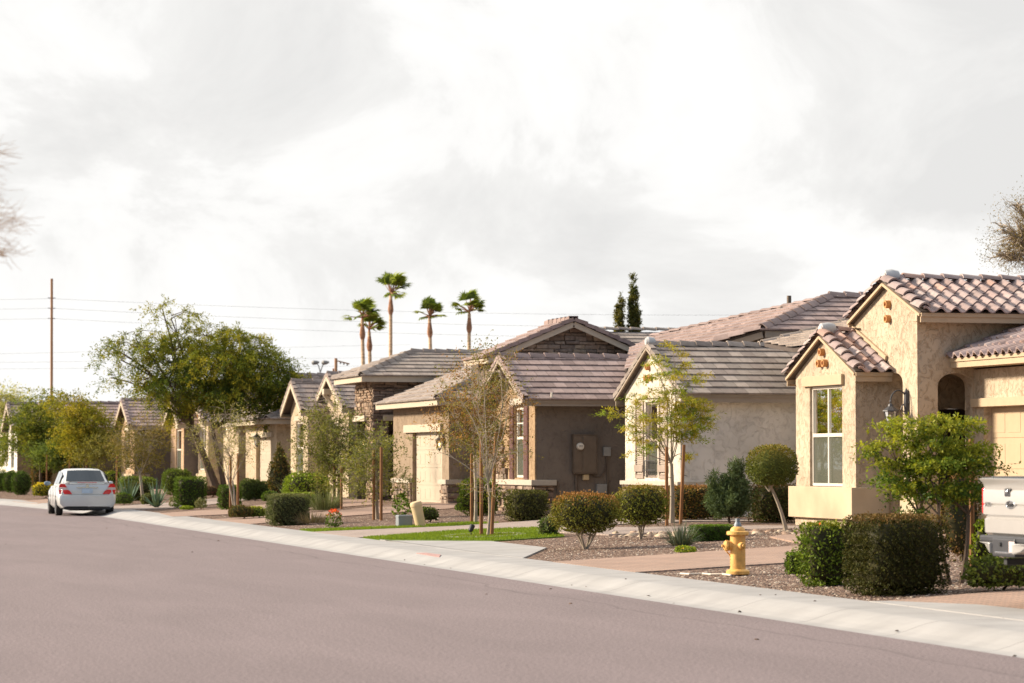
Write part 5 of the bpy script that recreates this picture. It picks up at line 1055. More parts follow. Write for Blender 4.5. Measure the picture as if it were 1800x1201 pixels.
# electrical meter cabinet on the side wall
def mpt(px, py, d=0): q = atY(px, py, Y30); return q.x, q.z
x0, z1_ = mpt(1005, 765); x1, z0_ = mpt(1046, 833)
mc = part(h3, 'meter_cabinet', 'metalbrown', lambda m: (fbox(m, s3, x0, x1, z0_, z1_, 0, .16), fbox(m, s3, x0+.02, x0+.34*(x1-x0), z0_+.03, z1_-.03, .16, .172), fbox(m, s3, x0+.40*(x1-x0), x1-.02, z0_+.03, z1_-.03, .16, .172), fbox(m, s3, x0-.015, x1+.015, z1_, z1_+.02, 0, .18)), bevel=.006)
mx_, mz_ = mpt(1016, 785); part(mc, 'meter_dial', 'white', lambda m: m.lathe([(0, .095), (.05, .095), (.09, .08), (.10, .02)], s3.p(mx_, mz_, .17), s3.n, 18), True)
part(mc, 'meter_face', 'metalgrey', lambda m: fbox(m, s3, mx_-.05, mx_+.05, mz_+.0, mz_+.025, .268, .275))
x0, z1_ = mpt(1059, 786); x1, z0_ = mpt(1072, 802); part(h3, 'junction_box', 'metalgrey', lambda m: fbox(m, s3, x0, x1, z0_, z1_, 0, .10), bevel=.008)
x0, z1_ = mpt(1047, 851); x1, z0_ = mpt(1065, 867); part(h3, 'junction_box', 'metalgrey', lambda m: fbox(m, s3, x0, x1, z0_, z1_, 0, .12), bevel=.008)
x0, z1_ = mpt(1023, 834); x1, z0_ = mpt(1034, 844); part(h3, 'regulator', 'beige', lambda m: fbox(m, s3, x0, x1, z0_, z1_, 0, .10), bevel=.02)
def q(px, py, d=.04): x, z = mpt(px, py); return s3.p(x, z, d)
for pp_, rr_ in (([(1012, 833), (1012, 868)], .035), ([(1066, 802), (1068, 868)], .018), ([(1040, 834), (1045, 839), (1055, 838), (1062, 828), (1065, 810), (1065, 802)], .014), ([(980, 846), (978, 853), (980, 872)], .016)):
    part(h3, 'conduit', 'metalbrown', lambda m: m.tube([q(*u) for u in pp_], rr_, 8), True)

# upper stone gable block
GYA, GXA, GXB = 78.0, 20.95, 25.2; gp_ = .42
W = MB(); zeg = 4.72; wall(W, side(GYA), GXA, GXB, 3.0, zeg, gable=((GXA+GXB)/2, zeg+gp_*(GXB-GXA)/2)); wall(W, front(GXA), GYA, GYA+3, PAD, zeg); wall(W, back(GXB), GYA, GYA+3, PAD, zeg); wall(W, far(GYA+3), GXA, GXB, PAD, zeg)
wall(W, front(22.2), Y31, GYA, PAD, 3.3, ops=[(73.2, 77.4, PAD, 2.65)]); W.build('rear_wall', M['mortar'], h3)
garage(h3, front(22.2), 73.2, 77.4, PAD, 2.65, 'door_cream')
xm = (GXA+GXB)/2
stonework(h3, side(GYA), GXA-.05, GXB, 3.3, zeg+gp_*2.1, keep=lambda a, z: z < zeg-.02+gp_*((GXB-GXA)/2-abs(a-xm)), pal=[(.24,.19,.155),(.28,.225,.18),(.20,.16,.13),(.33,.26,.19),(.23,.175,.135)], rh=(.06,.17), rl=(.15,.5))
stonework(h3, front(GXA), GYA-.05, GYA+1.5, 3.3, zeg)
T = newT(); gableroof(T, GYA, GYA+2.2, GXA, GXB, zeg, gp_, 'y', .40, .42, 'flat', TILE_P, fh=.15, capkind='box', rakew=.14); finishT(T, h3, 'trim3')
T = newT(); roofplane(T['deck'], T['tile'], [(24.6, 81.4, 4.7), (31.2, 81.4, 4.7), (30.6, 84, 5.68), (25.2, 84, 5.68)], 'flat', TILE_G); T['deck'].quad((25.2, 84, 5.65), (30.6, 84, 5.65), (31, 87, 4.6), (24.6, 87, 4.6)); caps(T['cap'], (25.2, 84, 5.68), (30.6, 84, 5.68), TILE_G)
T['deck'].quad((24.6, 81.4, 4.68), (31.2, 81.4, 4.68), (31.2, 81.4, 3.0), (24.6, 81.4, 3.0)); finishT(T, h3, 'trim3')
T = newT(); roofplane(T['deck'], T['tile'], [(21.8, Y31+.2, 3.5), (21.8, 78, 3.5), (24.5, 78, 4.6), (24.5, Y31+.2, 4.6)], 'flat', TILE_P); T['fas'].beam((21.79, Y31+.2, 3.4), (21.79, 78, 3.4), .04, .16); finishT(T, h3, 'trim3')
# ================================================================== HOUSE 4 (stone entry tower with hip roof)
h4 = thing('stone_house', (20.4, 84, PAD), 'house with stone faced entry tower, hip roof and cream garage door', 'house')
X4 = 20.35; f4 = front(X4); c4 = atX(789, 860, X4); Y40 = c4.y; dR = atX(777, 870, X4).y; dL = atX(725, 870, X4).y; Y41 = 89.9
W = MB(); wall(W, f4, Y40, 88.6, PAD, 3.34, ops=[(dR, dL, PAD, 2.58)], rev=.2); wall(W, side(Y40), X4, 30, PAD, 3.34); wall(W, side(88.6), X4, 22, PAD, 3.34); W.build('wall', M['st4'], h4)
part(h4, 'garage_lintel', 'trim3', lambda m: fbox(m, f4, dR-.1, dL+.9, 2.58, 2.82, 0, .09), bevel=.01)
garage(h4, f4, dR, dL, PAD, 2.58, 'door_cream', .12, 4, 6)
part(h4, 'sill', 'cap', lambda m: (fbox(m, f4, Y40, dR, 1.02, 1.16, 0, .14), fbox(m, side(Y40), X4-.14, 21.6, 1.02, 1.16, 0, .14)), bevel=.01)
stonework(h4, f4, Y40, dR, PAD, 1.02); stonework(h4, side(Y40), X4-.06, 21.6, PAD, 1.02)
part(h4, 'sill', 'cap', lambda m: (fbox(m, f4, dL+.05, 88.6, 1.02, 1.16, 0, .10),), bevel=.01); stonework(h4, f4, dL+.05, 88.6, PAD, 1.02)
lamp(h4, (X4, dR-.3, 2.36), (-1, 0, 0), 1.1, arm=False, lit=True, label='lit wall lamp right of the cream garage door')
T = newT(); oh = .45; zz = 3.54; y0_ = Y40-oh; xr = X4+3.2
roofplane(T['deck'], T['tile'], [(X4-oh, y0_, zz), (X4-oh, 89.1, zz), (xr, 89.1, zz+.40*(xr-X4+oh)), (xr, y0_+xr-X4+oh, zz+.40*(xr-X4+oh))], 'flat', TILE_G)
roofplane(T['deck'], T['tile'], [(X4-oh, y0_, zz), (30, y0_, zz), (30, y0_+xr-X4+oh, zz+.40*(xr-X4+oh)), (xr, y0_+xr-X4+oh, zz+.40*(xr-X4+oh))], 'flat', TILE_G)
caps(T['cap'], (X4-oh, y0_, zz), (xr, y0_+xr-X4+oh, zz+.40*(xr-X4+oh)), TILE_G, off=.04, kind='vee')
T['fas'].beam((X4-oh, y0_, zz-.11), (X4-oh, 89.1, zz-.11), .04, .18); T['fas'].beam((X4-oh, y0_, zz-.11), (30, y0_, zz-.11), .04, .18); T['fas'].quad((X4-oh, y0_, zz-.19), (X4-oh, 89.1, zz-.19), (X4, 89.1, zz-.19), (X4, y0_, zz-.19)); T['fas'].quad((X4, y0_, zz-.19), (30, y0_, zz-.19), (30, Y40, zz-.19), (X4, Y40, zz-.19))
finishT(T, h4, 'trim3')
# tower
TX4 = 20.0; TYa = 89.9; TYb = 92.5; zt4 = 4.55
W = MB(); wall(W, side(TYa), TX4, 29, PAD, zt4, ops=[(atY(682, 800, TYa).x, atY(716, 800, TYa).x, PAD, 3.05)], rev=.5); wall(W, front(TX4), TYa, TYb, PAD, zt4, ops=[(TYa+.9, TYb-.05, PAD, 3.1)], rev=.5); wall(W, far(TYb), TX4, 29, PAD, zt4); wall(W, side(TYa+2.2), 20.4, 25, PAD, 3.6); wall(W, front(22.2), TYa, TYb, PAD, 3.6); W.build('tower_wall', M['mortar'], h4)
xo0, xo1 = atY(682, 800, TYa).x, atY(716, 800, TYa).x
stonework(h4, side(TYa), TX4-.05, 28, 3.15, zt4, rh=(.05,.16), rl=(.15,.48)); stonework(h4, side(TYa), TX4-.05, xo0, PAD, 3.15, rh=(.08,.19)); stonework(h4, front(TX4), TYa-.02, TYa+.9, PAD, 3.15, pal=[(.27,.19,.13),(.23,.155,.105),(.31,.225,.16),(.19,.14,.10)], rh=(.05,.14), rl=(.12,.38)); stonework(h4, front(TX4), TYa-.02, TYb, 3.15, zt4, pal=[(.27,.19,.13),(.23,.155,.105),(.31,.225,.16),(.19,.14,.10)], rh=(.05,.14), rl=(.12,.38))  # street-side stones get a lighter palette, sunlight put into their colour
part(h4, 'entry_beam', 'trim3', lambda m: fbox(m, side(TYa), xo0-.18, xo1+.15, 3.0, 3.19, .02, .16), bevel=.01); part(h4, 'entry_beam', 'trim3', lambda m: fbox(m, front(TX4), TYa+.75, TYb, 3.0, 3.19, .02, .16), bevel=.01)
part(h4, 'front_door', 'darkwood', lambda m: fbox(m, side(TYa+2.2), 21.0, 22.0, PAD, 2.7, 0, .04))
lamp(h4, (TX4-.08, TYa+.55, 2.45), (-1, 0, 0), 1.1, arm=False, lit=True, label='lit lantern on the stone entry column')
T = newT(); hiproof(T, TX4, 28.2, TYa, 93.25, zt4, .38, .50, 'flat', TILE_G, fh=.18); finishT(T, h4, 'trim3')
# ================================================================== HOUSE 5..: further houses along the street
def bay(root, X, ya, yb, depth, ze, pitch, mat, tile='flat', pal=TILE_N, oh=.4, win=None, lint=None, fas='trim3', basez=None, basemat='st5', x1=None, ohr=.3):
    f = front(X); W = MB(); ops = [(win[0], win[1], win[2], win[3])] if win else []
    wall(W, f, ya, yb, PAD-.1, ze, ops=ops, gable=((ya+yb)/2, ze+pitch*(yb-ya)/2), rev=.1); wall(W, side(ya), X, x1 or X+depth, PAD-.1, ze); wall(W, far(yb), X, x1 or X+depth, PAD-.1, ze)
    W.build('wall', M[mat], root)
    if win: window(root, f, win[0], win[1], win[2]+.01, win[3]-.01, cols=win[4] if len(win) > 4 else 1, rows=2, slat=.07); part(root, 'window_lintel', 'trim3', lambda m: fbox(m, f, win[0]-.12, win[1]+.12, win[3]+.04, win[3]+.2, 0, .05))
    if basez: part(root, 'wall_base', basemat, lambda m: (m.box(X-.10, X+.7, ya-.08, yb+.1, PAD-.1, basez),))
    T = newT(); gableroof(T, X, x1 or X+depth, ya, yb, ze, pitch, 'x', oh, ohr, tile, pal, fh=.16); finishT(T, root, fas)
def yX(px, X): return atX(px, 800, X).y
# house 5: gable with bracket left of stone tower
h5 = thing('stucco_house', (20.6, 98, PAD), 'cream house with a bracketed gable left of the stone entry tower', 'house')
bay(h5, 20.6, 96.6, 101.2, 9, 3.62, .45, 'st5', 'flat', TILE_N, win=(98.2, 99.6, 1.3, 3.0, 1))
part(h5, 'gable_bracket', 'trim3', lambda m: (m.box(20.15, 20.62, 98.7, 99.05, 4.05, 4.25), m.beam((20.6, 98.9, 3.6), (20.2, 98.9, 4.05), .12, .12)))
T = newT(); gableroof(T, 20.9, 32, 102.6, 109.6, 3.55, .36, 'x', .45, .3, 'flat', TILE_N, rb=.1); finishT(T, h5, 'trim3')
part(h5, 'rear_wall', 'st5', lambda m: m.box(21.2, 31.8, 102.7, 109.5, PAD-.1, 3.5))
# house 6: narrow gable with a tall window
h6 = thing('stucco_house', (20.0, 102, PAD), 'narrow yellow cream gable house front with tall window and round vent', 'house')
y6a, y6b = yX(541, 19.9), yX(511, 19.9)
bay(h6, 19.9, y6a, y6b, 6, 3.58, .55, 'st5', 'flat', TILE_N, win=(yX(533, 19.9), yX(520.5, 19.9), 1.2, 3.12, 1), oh=.35)
clay(h6, front(19.9), [((y6a+y6b)/2, 3.95)], r=.11)
# house 7: garage + S tile bay
h7 = thing('stucco_house', (19.8, 112, PAD), 'beige house with tan garage door and barrel tile gable behind the mesquite trunk', 'house')
X7 = 19.7; f7 = front(X7); ya, yb = yX(486, X7), yX(432, X7); W = MB(); wall(W, f7, ya, yb, PAD-.1, 3.3, ops=[(yX(476, X7), yX(450, X7), PAD, 2.6)], rev=.2); wall(W, side(ya), X7, 24, PAD-.1, 3.3); W.build('wall', M['st5'], h7)
garage(h7, f7, yX(476, X7), yX(450, X7), PAD, 2.6, 'door_cream', .16); part(h7, 'garage_lintel', 'trim3', lambda m: fbox(m, f7, yX(480, X7), yX(444, X7), 2.6, 2.78, 0, .08))
lamp(h7, (X7, yX(468, X7), 3.02-.25), (-1, 0, 0), 1.3, label='large hanging lantern beside the tan garage door'); lamp(h7, (X7+1.0, ya, 2.75), (0, -1, 0), 1.2)
T = newT(); hiproof(T, X7, 27.5, ya, yb+3, 3.35, .38, .45, 'flat', TILE_G); finishT(T, h7, 'trim3')
X7b = 19.2; y7a, y7b = yX(366, X7b), yX(340, X7b)
bay(h7, X7b, y7a, y7b+1.2, 8, 3.4, .45, 'st5', 'S', TILE_S, win=(yX(362, X7b), yX(350, X7b), 1.3, 3.1, 2), basez=1.15, oh=.35)
clay(h7, front(X7b), [((y7a+y7b+1.2)/2, 3.9), ((y7a+y7b+1.2)/2-.3, 3.65)], r=.11)
part(h7, 'side_wall', 'st5', lambda m: m.box(X7b+.6, 23, yX(390, X7b)-.5, y7a-.02, PAD-.1, 3.35)); part(h7, 'entry_column', 'st5', lambda m: m.box(19.9, 20.3, yb+.3, yb+.9, PAD-.1, 3.2))
part(h7, 'front_door', 'darkwood', lambda m: m.box(20.9, 20.95, yb+1.0, yb+2.2, PAD, 2.8)); part(h7, 'side_wall', 'st5', lambda m: m.box(21.0, 21.1, yb, yX(390, X7b)-.5, PAD-.1, 3.3))
# house 8: brown gable, peach garage
def rhouse(label, px, py_, X, shadem, litm, pal, wing, gar, dmat, hip=None, tile='flat'):
    pass
h8 = thing('stucco_house', (18.2, 128, PAD), 'house with shaded brown side, peach garage door, wall lantern and overhanging gable', 'house')
X8 = 18.6; y8a, y8b = yX(323, X8), yX(300, X8)
bay(h8, X8, y8a, y8b, 8, 3.35, .45, 'st6', 'flat', TILE_P, win=(yX(318.5, X8), yX(309.5, X8), 1.3, 3.05, 1), oh=.4)
W = MB(); wall(W, side(y8a-.03), X8+.02, 26, PAD-.1, 3.34); W.build('side_wall', M['st3'], h8)  # dark sheet over the bay's side wall paints its shaded face
f8 = front(X8+.5); ga, gb = yX(299, X8+.5), yX(272, X8+.5); W = MB(); wall(W, f8, ga, gb, PAD-.1, 3.3, ops=[(yX(296, X8+.5), yX(276, X8+.5), PAD, 2.55)], rev=.15); W.build('garage_wall', M['st6'], h8)
garage(h8, f8, yX(296, X8+.5), yX(276, X8+.5), PAD, 2.55, 'st6', .12); lamp(h8, (X8+.5, yX(293.5, X8+.5), 2.75), (-1, 0, 0), 1.3, arm=False)
T = newT(); gableroof(T, X8+.5, 27, ga-.3, gb+1.2, 3.35, .42, 'x', .4, .6, 'flat', TILE_P, fh=.2); finishT(T, h8, 'trim3')
T = newT(); hiproof(T, 20.3, 32, y8b+1, y8b+9, 3.9, .27, .5, 'flat', TILE_P); finishT(T, h8, 'trim3'); part(h8, 'rear_wall', 'st6', lambda m: m.box(20.5, 31.8, y8b+1.2, y8b+8.8, PAD-.1, 3.85))
# far houses at left
def fhouse(label, X, y0, pxs, mat, pal, shade_mat):
    r = thing('stucco_house', (X, y0, PAD), label, 'house', 'far houses on the left'); ya = yX(pxs[0], X); yb = ya+4.4
    bay(r, X, ya, yb, 8, 3.35, .45, mat, 'flat', pal, win=(ya+(yb-ya)*.35, ya+(yb-ya)*.7, 1.3, 3.0, 1), oh=.4, basez=1.1)
    W = MB(); wall(W, side(ya-.03), X+.02, X+9, PAD-.1, 3.34); W.build('side_wall', M[shade_mat], r)  # darker sheet laid over the side wall, shade put into its colour
    gx = X+1.2; yc = yX(pxs[2], gx); f = front(gx); W = MB(); wall(W, f, yb, yc, PAD-.1, 3.3, ops=[(yb+1, yb+4.2, PAD, 2.5)], rev=.15); W.build('garage_wall', M[mat], r); garage(r, f, yb+1, yb+4.2, PAD, 2.5, 'door_cream', .12)
    T = newT(); hiproof(T, gx, X+9, ya+.5, yc, 3.2, .24, .5, 'flat', pal); finishT(T, r, 'trim3')
fhouse('rose tan house behind the brown topped sapling and car', 17.4, 140, (236, 205, 175), 'st6', TILE_P, 'st3')
fhouse('pale house with white base behind the golden tree', 16.2, 150, (152, 120, 96), 'st2', TILE_P, 'st4')
fhouse('taupe house behind the green layered tree', 14.6, 158, (88, 62, 40), 'st5', TILE_P, 'st4')
fhouse('leftmost pale house at the edge of the picture', 13.2, 166, (30, 2, -30), 'st2', TILE_N, 'st4')
# ================================================================== FIRE HYDRANT
hp = G(1297, 1010); hy = thing('fire_hydrant', hp, 'yellow fire hydrant with silver top nut on the gravel strip by the sidewalk', 'fire hydrant')
sH = dist(hp)/F  # metres per photo pixel here
def hz(py): return (1010-py)*sH
mb = MB(); mb.lathe([(hz(1010), .152), (hz(1009), .16), (hz(1004), .16), (hz(1002), .14), (hz(1000), .105), (hz(960), .104), (hz(941), .103), (hz(940), .118)], hp, (0,0,1), 32); mb.build('barrel', M['hydrant'], hy, True)
mb = MB(); mb.lathe([(hz(940.5), .13), (hz(940), .152), (hz(935), .152), (hz(934), .135), (hz(933.5), .105), (hz(931), .10), (hz(928), .085), (hz(926), .06), (hz(925.5), .02)], hp, (0,0,1), 32); mb.build('bonnet', M['hydrant'], hy, True)
mb = MB(); mb.lathe([(hz(925.8), .054), (hz(922), .05), (hz(919), .038), (hz(918.5), .036)], hp, (0,0,1), 20); mb.lathe([(hz(918.6), .036), (hz(912), .036)], hp, (0,0,1), 5); mb.build('operating_nut', M['hydtop'], hy)
pz = hp+Vector((0, 0, hz(959.5))); nd = Vector((-.985, .03, 0)).normalized()
mb = MB(); mb.lathe([(.06, .062), (.115, .060), (.12, .070), (.132, .070)], pz, nd, 24); mb.build('pumper_nozzle', M['hydrant'], hy, True)
mb = MB(); mb.lathe([(.139, .066), (.142, .072), (.175, .072), (.19, .058), (.193, .03), (.196, .020), (.228, .018)], pz, nd, 24)
for k in range(8):
    a = 2*PI*k/8; t = nd.cross(Vector((0,0,1))); q = pz+(t*math.cos(a)+Vector((0,0,1))*math.sin(a))*.069; mb.beam(q+nd*.145, q+nd*.175, .018, .018)
mb.build('nozzle_cap', M['hydrant'], hy, True)
n2 = Vector((.10, -.99, 0)).normalized(); p2 = hp+Vector((0, 0, hz(959)))
for sgn in (1, -1):
    mb = MB(); mb.lathe([(.06, .048), (.115, .045), (.12, .05), (.15, .05), (.165, .04), (.17, .018), (.195, .016)], p2, n2*sgn, 20); mb.build('hose_nozzle', M['hydrant'], hy, True)
mb = MB()
for k in range(8):
    a = 2*PI*k/8; q = hp+Vector((math.cos(a)*.135, math.sin(a)*.135, hz(940)-.012)); mb.lathe([(0,.012),(.02,.012)], q, (0,0,1), 6)
for k in range(6):
    q = hp+nd*.106+Vector((0,0,hz(972)-k*.045)); mb.lathe([(0,.006),(.008,.004)], q, nd, 6)
ch = [pz+nd*.15+Vector((.0,.02,-.085)), pz+nd*.11+Vector((0,.03,-.12)), pz+nd*.10+Vector((0,.03,-.15)), pz+nd*.085+Vector((0,.03,-.13))]; mb.tube(ch, .009, 5); mb.build('bolts', M['hydrant'], hy)
pp = [G(*q) for q in ((1285,1012),(1270,1010),(1250,1010.5),(1235,1009),(1212,1010),(1196,1009))]
ip = thing('irrigation_pipe', pp[0], 'white plastic irrigation pipe on the gravel left of the hydrant', 'pipe'); mb = MB(); mb.tube([p+Vector((0,0,.005)) for p in pp], .014, 7); mb.build('pipe', M['white'], ip, True)
# ================================================================== utility boxes, post, spotlight, tree ring, rocks
g = G(710, 926); ub = thing('utility_box', g, 'small grey plastic utility box beside the leaning beige post', 'utility box'); s_ = dist(g)/F
mb = MB(); mb.box(g.x-.16, g.x+.17, g.y-.14, g.y+.16, g.z-.02, g.z+19*s_); mb.build('body', M['utilgrey'], ub, bevel=.03); mb = MB(); mb.box(g.x-.162, g.x+.172, g.y-.142, g.y+.162, g.z+15*s_, g.z+20.5*s_); mb.build('lid', M['utilgrey'], ub, bevel=.02)
g = G(740, 926); po = thing('marker_post', g, 'leaning beige capped plastic cable post beside the grey utility box', 'post'); hh_ = 44*s_
mb = MB(); ax_ = (Vector((-.13, 0, hh_))).normalized(); r_ = .125; mb.lathe([(-.05, r_*.92), (hh_-.05, r_*1.02)], g, ax_, 24); mb.build('body', M['beige'], po, True); mb = MB(); mb.lathe([(hh_-.09, r_*1.08), (hh_-.03, r_*1.08), (hh_, r_*.95), (hh_+.015, r_*.5)], g, ax_, 24); mb.build('cap', M['beige'], po, True)
g = G(850, 942); tr_ = thing('tree_ring', g, 'concrete ring edging set in the turf round the sparse tree', 'tree ring'); mb = MB(); rx_, ry_ = .75, 1.15
for k in range(16):
    a0_, a1_ = 2*PI*k/16, 2*PI*(k+.96)/16; o_ = []
    for aa, rr in ((a0_, .86), (a1_, .86), (a1_, 1.08), (a0_, 1.08)): o_.append(Vector((g.x+math.cos(aa)*rx_*rr, g.y+math.sin(aa)*ry_*rr, 0)))
    bs = [Vector((q.x, q.y, gz(q.x, q.y)-.02)) for q in o_]; tp = [Vector((q.x, q.y, gz(q.x, q.y)+.025)) for q in o_]; mb.add(bs+tp, [(4,5,6,7),(0,1,5,4),(1,2,6,5),(2,3,7,6),(3,0,4,7)])
mb.build('edging', M['mortarpale'], tr_)
drape('mulch', [(g.x+math.cos(2*PI*k/16)*rx_*.86, g.y+math.sin(2*PI*k/16)*ry_*.86) for k in range(16)], M['gravel'], .018)
g = G(828, 943); sl = thing('spotlight', g, 'small black ground spotlight aimed at the sparse turf tree', 'spotlight'); mb = MB(); mb.tube([g, g+Vector((0,0,.08))], .012, 6); mb.lathe([(0,.02),(.02,.045),(.13,.055),(.15,.05)], g+Vector((-.02,0,.09)), (.35,.1,.8), 12); mb.build('lamp_head', M['blackplastic'], sl, True)
rk = []
for _ in range(90):
    px_ = random.uniform(1070, 1400); py_ = 941-(px_-1070)*.022+random.uniform(-3, 4); q = G(px_, py_); rk.append((q.x, q.y, q.z-.02))
stones('border_rocks', rk, .04, .085, [(.42,.33,.24),(.30,.2,.14),(.5,.38,.26),(.22,.15,.11)], 'irregular tan rocks edging the gravel bed behind the hydrant', 'rocks')
# ================================================================== SILVER SEDAN (seen from behind)
def loft(mb, secs, mi=0, cap0=True, cap1=True, close=False):
    n = len(secs[0]); b = len(mb.v)
    for s in secs: mb.v += [tuple(p) for p in s]
    for i in range(len(secs)-1):
        for k in range(n if close else n-1):
            k2 = (k+1) % n; mb.f.append([b+i*n+k, b+i*n+k2, b+(i+1)*n+k2, b+(i+1)*n+k]); mb.c.append(None); mb.m.append(mi)
    if cap0: mb.f.append([b+k for k in range(n)][::-1]); mb.c.append(None); mb.m.append(mi)
    if cap1: mb.f.append([b+(len(secs)-1)*n+k for k in range(n)]); mb.c.append(None); mb.m.append(mi)
def sec(o, y, pts):
    """pts: (halfwidth, z) from bottom centre out and up to top centre; mirrored"""
    r = [(x, z) for x, z in pts]; l = [(-x, z) for x, z in reversed(pts) if abs(x) > 1e-6]
    return [o+Vector((x, y, z)) for x, z in r+l]
def wheel(root, c, r, w, axis=(1,0,0), out=1):
    axis = Vector(axis); t = MB(); t.lathe([(-w/2, r*.70), (-w/2, r*.93), (-w/2+.03, r), (w/2-.03, r), (w/2, r*.93), (w/2, r*.70)], c, axis, 28); o = t.build('wheel', M['rubber'], root, True)
    m = MB(); m.lathe([(0, .02), (w/2*out*.7, r*.15)], c, axis, 12)
    for k in range(7):
        a = 2*PI*k/7; u_ = Vector((0, 1, 0)) if abs(axis.x) > .5 else Vector((1, 0, 0)); v_ = axis.cross(u_); d = u_*math.cos(a)+v_*math.sin(a); m.beam(c+axis*out*w*.36, c+d*r*.64+axis*out*w*.42, .05, .03, up=axis)
    for q in (.62, ):
        pts = []; u_ = Vector((0, 1, 0)) if abs(axis.x) > .5 else Vector((1, 0, 0)); v_ = axis.cross(u_)
        for k in range(25): a = 2*PI*k/24; pts.append(c+axis*out*w*.44+(u_*math.cos(a)+v_*math.sin(a))*r*.66)
        m.tube(pts, .018, 6, cap=False)
    m.build('rim', M['chrome'], o, True); return o
co = Vector((10.60, 88.95, 0)); car = thing('parked_car', co, 'silver four door sedan parked at the kerb seen from behind', 'car')
S = lambda y, p: sec(co, y, p)
def bsec(y, w, zb, zbelt, ztop, wt, dip=0): return S(y, [(0, zb), (w*.86, zb), (w*.97, zb+.10), (w, .52), (w*.985, .72), (w*.93, zbelt), (wt, ztop), (wt*.55, ztop+.012), (0, ztop+.016)])
mb = MB()
body = [(.0, .80, .30, .86, .965, .62), (.05, .845, .26, .885, .985, .645), (.25, .88, .24, .90, .995, .66), (.62, .895, .23, .915, 1.0, .68), (1.1, .90, .22, .93, .98, .72), (2.0, .905, .21, .93, .96, .74), (3.0, .905, .21, .91, .94, .74), (3.5, .90, .22, .89, .93, .72), (4.2, .88, .24, .78, .82, .66), (4.65, .80, .28, .66, .72, .60), (4.80, .70, .36, .60, .64, .55)]
loft(mb, [bsec(*b) for b in body]); bd = mb.build('body', M['carpaint'], car, True)
# greenhouse
def gsec(y, w0, z0, w1, z1): return S(y, [(w0, z0-.04), (w0*.985, z0+.02), (w0*.5+w1*.5+.02, (z0+z1)/2), (w1+.03, z1-.05), (w1-.06, z1), (w1*.5, z1+.014), (0, z1+.02)])
mb = MB(); loft(mb, [gsec(.62, .72, 1.0, .66, 1.03), gsec(.95, .75, .98, .60, 1.24), gsec(1.28, .77, .97, .575, 1.405), gsec(1.7, .79, .96, .575, 1.44), gsec(2.3, .79, .95, .575, 1.455), gsec(2.8, .79, .95, .57, 1.425), gsec(3.2, .78, .94, .60, 1.22), gsec(3.62, .75, .93, .68, .97)], close=False); roofm = mb.build('cabin', M['carpaint'], car, True)
# rear window: curved pane lying on the greenhouse
mb = MB(); rows = []
for t in range(7):
    u = t/6; y = .66+u*.60; z = 1.045+u*.335; w = .61-u*.095; rows.append([co+Vector((x*w, y-.03-(1-abs(x)**2)*.05, z+.022+(1-x*x)*.015)) for x in [-1+2*k/10 for k in range(11)]])
for i in range(6):
    for k in range(10): mb.quad(rows[i][k], rows[i][k+1], rows[i+1][k+1], rows[i+1][k])
mb.build('rear_window', M['glass_dark'], car, True)
for s_x, nm in ((-1, 'side_window'), (1, 'side_window')):
    mb = MB()
    for ya_, yb_, z0a, z1a, z0b, z1b in ((1.05, 1.85, 1.0, 1.27, 1.0, 1.38), (1.92, 2.75, 1.0, 1.385, .99, 1.37)):
        def wp(y, z): q = (z-.96)/.47; return co+Vector((s_x*(.80-.185*max(0, q)+.008), y, z))
        mb.quad(wp(ya_, z0a), wp(yb_, z0b), wp(yb_, z1b), wp(ya_, z1a))
    mb.build(nm, M['glass_dark'], car)
# trunk lid panel, bumper, lights
mb = MB(); loft(mb, [[co+Vector((x*w, y, z)) for x in (-1, -.6, -.2, .2, .6, 1)] for w, y, z in ((.52, -.025, .665), (.60, -.03, .75), (.66, -.02, .88), (.66, .0, .96))], cap0=False, cap1=False); mb.build('trunk_lid', M['carpaint'], car, True)
mb = MB(); loft(mb, [S(.05, [(0, .28), (.80, .28), (.88, .40), (.895, .58), (.88, .66), (0, .66)]), S(-.06, [(0, .27), (.74, .27), (.84, .38), (.86, .56), (.83, .655), (0, .655)]), S(-.11, [(0, .30), (.62, .30), (.76, .40), (.78, .56), (.72, .64), (0, .64)])]); mb.build('bumper', M['carpaint'], car, True)
mb = MB(); mb.box(co.x-.72, co.x+.72, co.y-.04, co.y+.6, .20, .30); mb.box(co.x-.5, co.x+.5, co.y+.3, co.y+4.2, .16, .26); mb.tube([co+Vector((.42, -.07, .235)), co+Vector((.42, .4, .24))], .04, 10); mb.build('underbody', M['blackplastic'], car)
mb = MB(); mb.tube([co+Vector((.42, -.09, .24)), co+Vector((.42, .0, .24))], .032, 12, cap=False); mb.build('exhaust', M['chrome'], car)
for s_x in (-1, 1):
    def lp_(pts, y=-.055): return [co+Vector((s_x*x, y+.10*max(0, (x-.62)/.25)**2, z)) for x, z in pts]
    root_l = None; mb = MB(); mb.poly(lp_([(.47, .675), (.86, .675), (.88, .81), (.60, .81), (.54, .78)])); mb.poly(lp_([(.63, .885), (.875, .885), (.855, .965), (.80, 1.005), (.69, .99)])); root_l = mb.build('tail_light', M['red'], car)
    mb = MB(); mb.poly(lp_([(.59, .812), (.88, .812), (.875, .883), (.635, .883)])); mb.build('reversing_lamp', M['clearlens'], root_l)
mb = MB(); pts = [co+Vector((x, .10+.05*abs(x)**3, 1.055-.055*abs(x/.68)**6)) for x in [-.68+.085*k for k in range(17)]]
for i in range(16): mb.beam(pts[i], pts[i+1], .17, .03)
mb.box(co.x-.60, co.x-.54, co.y+.06, co.y+.16, .985, 1.03); mb.box(co.x+.54, co.x+.60, co.y+.06, co.y+.16, .985, 1.03); mb.build('spoiler', M['carpaint'], car)
mb = MB(); mb.box(co.x-.17, co.x+.17, co.y-.045, co.y-.035, .70, .855); mb.build('licence_plate', M['plate'], car)
